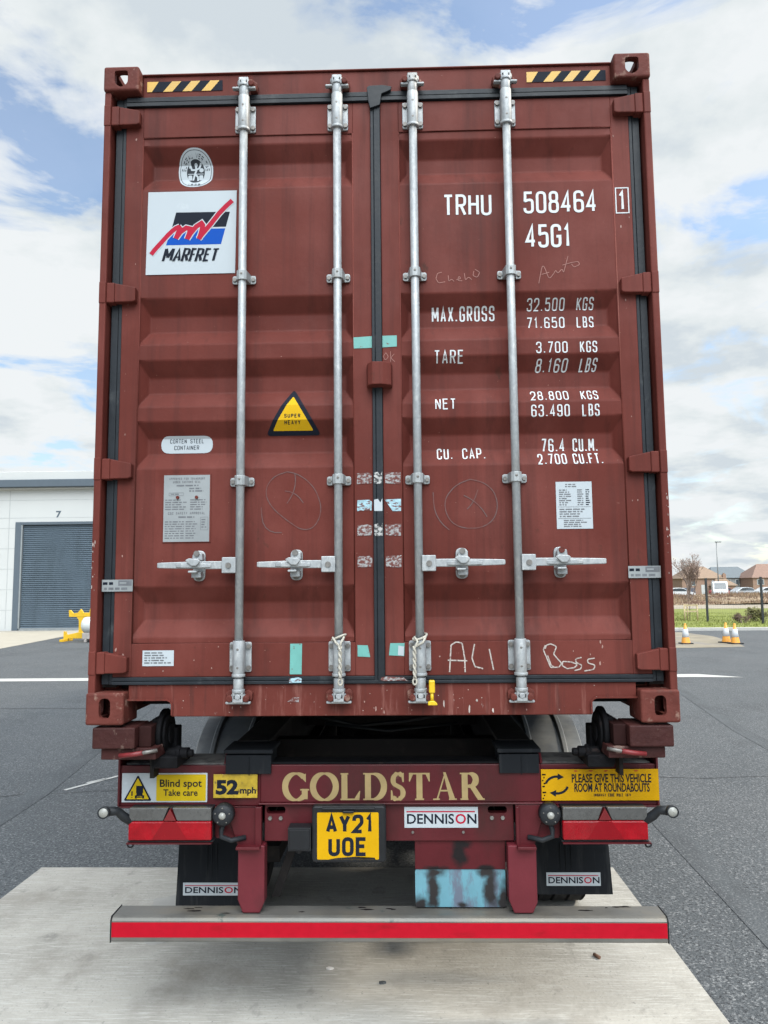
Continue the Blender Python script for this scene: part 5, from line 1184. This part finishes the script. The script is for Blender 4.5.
# ---- mesh fence on black posts
fn = thing('mesh_fence', 'thin wire mesh fence on tall black posts at the edge of the grass', 'fence', (16, 36.6, .09))
FP = [(13.65, 40.9), (15.40, 36.45), (16.93, 33.75), (18.3, 31.0), (19.7, 28.2)]
for x, y in FP[:5]: b = MB(); b.box(x - .045, x + .045, y - .045, y + .045, .05, 2.27); b.box(x - .05, x + .05, y - .05, y + .05, 2.271, 2.29); b.build('post', 'post_black', fn)
for (xa, ya), (xb, yb) in zip(FP[:-1], FP[1:]):
    b = MB(); n = 24
    for k in range(1, n): t = k / n; x, y = xa + (xb - xa) * t, ya + (yb - ya) * t; b.tube([(x, y, .12), (x, y, 2.2)], .0022, 3)
    for k in range(11): z = .15 + k * .2; b.tube([(xa, ya, z), (xb, yb, z)], .0025, 3)
    b.build('mesh_panel', 'wire', fn)

# ---- planting on the verge
def twiggy(name, label, cat, loc, h, spread, n, seed, mw, ml, leaf=.05, nl=900, tr_r=.012, group=None, up=.5, depth=3):
    rd = random.Random(seed); o = thing(name, label, cat, loc, group); b = MB(); lf = MB(); tips = []
    def grow(p, d, l, r, k):
        e = p + d * l; m = p + d * l * .5 + Vector((rd.uniform(-1, 1), rd.uniform(-1, 1), rd.uniform(-.4, .6))) * l * .08
        b.tube([p, m, e], [r, r * .85, r * .7], 5 if r > .01 else 3, caps=False); tips.append((m, e))
        if k:
            for _ in range(rd.choice((2, 3, 3, 4))):
                nd = (d + Vector((rd.uniform(-1, 1) * spread, rd.uniform(-1, 1) * spread, rd.uniform(-.5, .9) * up))).normalized()
                grow(p + d * l * rd.uniform(.45, 1), nd, l * rd.uniform(.55, .8), r * .62, k - 1)
    for k in range(n):
        a = rd.uniform(0, 6.28); d = Vector((math.cos(a) * spread * .8, math.sin(a) * spread * .8, 1)).normalized() if n > 1 else Vector((rd.uniform(-.06, .06), 0, 1)).normalized()
        base = Vector(loc) + (Vector((math.cos(a), math.sin(a), 0)) * rd.uniform(0, spread * h * .35) if n > 1 else Vector((0, 0, 0)))
        grow(base - Vector((0, 0, .05)), d, h * rd.uniform(.36, .46), tr_r, depth)
    b.build('branches' if n > 1 else 'trunk', mw, o)
    for _ in range(nl):
        m, e = rd.choice(tips[len(tips) // 6:]); p = m.lerp(e, rd.uniform(0, 1.1)) + Vector([rd.gauss(0, leaf * .8) for _ in range(3)])
        u = Vector([rd.gauss(0, 1) for _ in range(3)]).normalized() * leaf; v = u.orthogonal().normalized() * leaf * rd.uniform(.4, .7)
        lf.add([p - u, p + v, p + u, p - v], [(0, 1, 2, 3)])
    lf.build('foliage' if n > 1 else 'crown', ml, o, fix=False)
    return o
twiggy('shrub', 'low tangled brown shrub on the grass between the black fence posts', 'shrub', (16.35, 34.6, .08), .62, .75, 18, 4, 'twig', 'shrub_leaf', .03, 700, .012)
twiggy('shrub', 'pale olive shrub behind the right black fence post', 'shrub', (17.9, 36.4, .08), .85, .8, 22, 9, 'twig', 'olive_leaf', .045, 3000, .010)
twiggy('bare_tree', 'bare spreading brown tree in the scrub beside the container edge', 'tree', (30.1, 80, .5), 4.9, .52, 7, 21, 'twig', 'bud', .055, 2600, .065, depth=4)
gd = thing('sapling', 'young bare sapling in a timber guard on the grass', 'sapling', (15.0, 37.8, .09))
b = MB(); rd = random.Random(2); b.tube([(15.0, 37.8, .05), (15.02, 37.8, .8), (14.98, 37.82, 1.5)], [.02, .014, .006], 6)
for k in range(14): z = .6 + k * .06; a = k * 2.4; b.tube([(15.0, 37.8, z), (15.0 + .22 * math.cos(a), 37.8 + .22 * math.sin(a), z + .22)], .006, 3)
b.build('trunk', 'twig', gd)
for dx, dy in ((-.33, -.2), (.33, -.2), (0, .3)): b = MB(); b.cyl((15.0 + dx, 37.8 + dy, .05), (15.0 + dx, 37.8 + dy, .95), .04, 8); b.build('stake', 'timber', gd)
b = MB()
for z in (.55, .86): b.box(14.65, 15.35, 37.585, 37.56, z, z + .07)
b.build('guard_rail', 'timber', gd)
# blades: grass edge and brown scrub on the bank
def blades(name, m, n, x0, x1, y0, y1, hz, h0, h1, wd, seed):
    rd = random.Random(seed); b = MB()
    for _ in range(n):
        x, y = rd.uniform(x0, x1), rd.uniform(y0, y1); z = hz(x, y); h = rd.uniform(h0, h1) * (.6 + .4 * math.sin(x * .5 + math.sin(y))); a = rd.uniform(0, 6.28); dx, dy = math.cos(a) * wd, math.sin(a) * wd; lx, ly = rd.gauss(0, h * .3), rd.gauss(0, h * .3)
        b.add([(x - dx, y - dy, z - .02), (x + dx, y + dy, z - .02), (x + lx, y + ly, z + h)], [(0, 1, 2)])
    o = b.build(name, m, fix=False); o['kind'] = 'stuff'; return o
blades('grass', 'grass_blade', 16000, 8, 30, 30.6, 50, lambda x, y: .09, .05, .14, .018, 4)
blades('dry_scrub', 'scrub_blade', 26000, 14, 62, 74, 103, bank_h, .15, .6, .06, 6)

# ---- parked vehicles beyond the bank
def wheel(b, x, z0, y, r=.31):
    b.lathe([(.001, -.10), (r, -.10), (r, .10), (.001, .10)], (x, y, z0 + r), 'y', 16)
def vehicle(kind, label, x, y, m, rz, cat):
    z = .28; o = thing('parked_van' if kind == 'van' else 'parked_car', label, cat, (x, y, z), 'vehicles parked beyond the bank', rz)
    if kind == 'van':
        L_, Hh, Wd = 5.4, 2.35, 1.0
        side = [(-2.7, .35), (2.55, .35), (2.7, .55), (2.62, 1.0), (2.0, 1.25), (1.35, 2.15), (1.0, 2.33), (-2.6, 2.35), (-2.7, 2.2)]
        glass = [(1.92, 1.30), (1.38, 2.05), (.75, 2.05), (.75, 1.30)]; wx = (-1.7, 1.75)
    else:
        L_, Hh, Wd = 4.3, 1.47, .88
        side = [(-2.1, .28), (2.1, .28), (2.15, .55), (2.05, .78), (1.1, .92), (.45, 1.38), (-.2, 1.47), (-1.2, 1.42), (-1.95, .98), (-2.15, .85)]
        glass = [(.95, .95), (.40, 1.33), (-.2, 1.40), (-1.1, 1.36), (-1.65, .98)]; wx = (-1.3, 1.32)
    b = MB(); b.prism(side, 'y', -Wd, Wd); b.build('body', m, o, .05, 2, local=True)
    for s2 in (-1, 1):
        b = MB(); b.prism(glass, 'y', s2 * Wd, s2 * (Wd + .012)); b.build('side_window', 'car_glass', o, local=True)
        for x_ in wx: b = MB(); wheel(b, x_, 0, s2 * (Wd - .09)); b.build('wheel', 'tyre_rubber', o, local=True)
    b = MB()
    if kind == 'van': b.add([(2.03, -.8, 1.28), (2.03, .8, 1.28), (1.40, .75, 2.14), (1.40, -.75, 2.14)], [(0, 1, 2, 3)])
    else: b.add([(1.09, -.75, .945), (1.09, .75, .945), (.49, .68, 1.37), (.49, -.68, 1.37)], [(0, 1, 2, 3)])
    b.build('windscreen', 'car_glass', o, local=True)
    return o
vehicle('van', 'white panel van parked in front of the slate roofed house', 46.1, 111, 'car_white', -1.90, 'van')
vehicle('car', 'white car parked behind the bare tree, beside the container edge', 39.8, 110, 'car_white', .1, 'car')
vehicle('car', 'silver car parked close to the white panel van', 50.3, 112, 'car_silver', .2, 'car')
vehicle('car', 'dark car parked beyond the bank to the left of the van', 43.0, 115, 'car_dark', 1.3, 'car')
vehicle('car', 'white car parked beyond the bank near the right edge of the picture', 53.2, 110.5, 'car_white', .05, 'car')
vehicle('car', 'red car parked behind the silver one beyond the bank', 49.6, 118, 'car_red', .3, 'car')
# ---- houses
def house(label, x, y, wx, wy, eave, ridge, hip, wall, roof, wins, rz=0.0):
    z0 = .20; o = thing('house', label, 'house', (x, y, z0), None, rz)
    b = MB(); b.box(-wx, wx, -wy, wy, 0, eave); b.build('wall', wall, o, local=True)
    b = MB(); e = .35; X, Y = wx + e, wy + e; hx = X - hip
    b.add([(-X, -Y, eave - .05), (X, -Y, eave - .05), (X, Y, eave - .05), (-X, Y, eave - .05), (-hx, 0, ridge), (hx, 0, ridge), (-X, -Y, eave + .05), (X, -Y, eave + .05), (X, Y, eave + .05), (-X, Y, eave + .05)],
          [(0, 3, 2, 1), (6, 7, 5, 4), (8, 9, 4, 5), (7, 8, 5), (9, 6, 4), (0, 1, 7, 6), (1, 2, 8, 7), (2, 3, 9, 8), (3, 0, 6, 9)])
    rf = b.build('roof', roof, o, local=True)
    b = MB(); b.box(hx * .5, hx * .5 + .7, -.3, .3, ridge - .8, ridge + .9); b.box(hx * .5 + .2, hx * .5 + .5, -.15, .15, ridge + .9, ridge + 1.15); b.build('chimney', wall, rf, local=True) if hip < 2 else None
    for wx_, wz in wins:
        b = MB(); b.box(wx_ - .75, wx_ + .75, -wy - .06, -wy, wz - .6, wz + .6); f = b.build('window', 'facade_white', o, local=True)
        b = MB(); b.box(wx_ - .64, wx_ - .04, -wy - .075, -wy - .0602, wz - .5, wz + .5); b.box(wx_ + .04, wx_ + .64, -wy - .075, -wy - .0602, wz - .5, wz + .5); b.build('pane', 'window_glass', f, local=True)
    b = MB(); b.box(-.5, .5, -wy - .05, -wy, 0, 2.1); b.build('door', 'facade_white', o, local=True)
    return o
house('house with a hipped tan tile roof behind the bare tree', 65.6, 172, 4.6, 4.0, 3.5, 6.2, 3.2, 'brick_tan', 'tile_tan', [(-2.5, 2.5), (2.6, 2.5)])
house('house with a grey slate roof and grey walls behind the white van', 73.6, 176, 4.9, 4.2, 3.6, 6.2, 2.2, 'render_grey', 'slate', [(-3.6, 2.7), (-1.2, 2.7), (1.3, 2.7), (3.7, 2.7)])
house('house with an orange tile roof at the right edge of the picture', 81.2, 170, 6.0, 4.6, 3.5, 6.6, 3.4, 'brick_tan', 'tile_orange', [(-4.4, 2.6), (-2.0, 2.6), (.5, 2.6)])
house('low tan gabled outbuilding between the tan and slate houses', 69.3, 168, 2.2, 2.5, 1.9, 3.5, 1.6, 'brick_tan', 'tile_tan', [(0, 1.2)])
tw = twiggy('background_tree', 'dark rounded tree rising behind the tan tiled house', 'tree', (68.5, 184, .6), 5.6, .55, 1, 33, 'bark', 'dark_leaf', .28, 2600, .2, depth=4)
# ---- street lamp
o = thing('street_lamp', 'tall grey street lamp rising above the parked vehicles', 'street lamp', (53.6, 130, .6))
b = MB(); b.tube([(53.6, 130, .6), (53.6, 130, 9.4)], [.13, .075], 8); b.build('pole', 'lamp_metal', o)
b = MB(); b.box(53.4, 54.4, 129.85, 130.15, 9.4, 9.58); b.build('lantern', 'lamp_metal', o, .03)
# distant hedge line
def leafy_band(name, m, n, x0, x1, y0, y1, z0, h, s, seed):
    rd = random.Random(seed); b = MB()
    for _ in range(n):
        x = rd.uniform(x0, x1); p = Vector((x, rd.uniform(y0, y1), z0 + rd.random() * h * (.65 + .35 * math.sin(x * .21) * math.sin(x * .07 + 1)))); u = Vector([rd.gauss(0, 1) for _ in range(3)]).normalized() * s; v = u.orthogonal().normalized() * s * .6
        b.add([p - u, p + v, p + u, p - v], [(0, 1, 2, 3)])
    o = b.build(name, m, fix=False); o['kind'] = 'stuff'
leafy_band('distant_hedge', 'dark_leaf', 5000, 20, 160, 205, 215, .5, 3.0, .55, 8)

# ---- litter on the pad
o = MB(); o.cyl((1.035, .88, .013), (1.055, .845, .013), .008, 10); tag(o.build('cigarette_butt', 'butt_brown'), 'brown cigarette butt lying on the concrete pad', 'cigarette butt')
o = MB(); o.prism(blob(-.28, .74, .016, .010, 3, 12), 'z', .0045, .010); tag(o.build('paper_scrap', 'worn_white_paint'), 'tiny white paper scrap on the concrete before the bumper', 'paper scrap')
o = MB(); o.prism(blob(-.02, .60, .014, .008, 4, 12), 'z', .0045, .014); tag(o.build('pebble', 'asphalt'), 'small dark stone on the concrete before the bumper', 'stone')
bpy.context.view_layer.update()
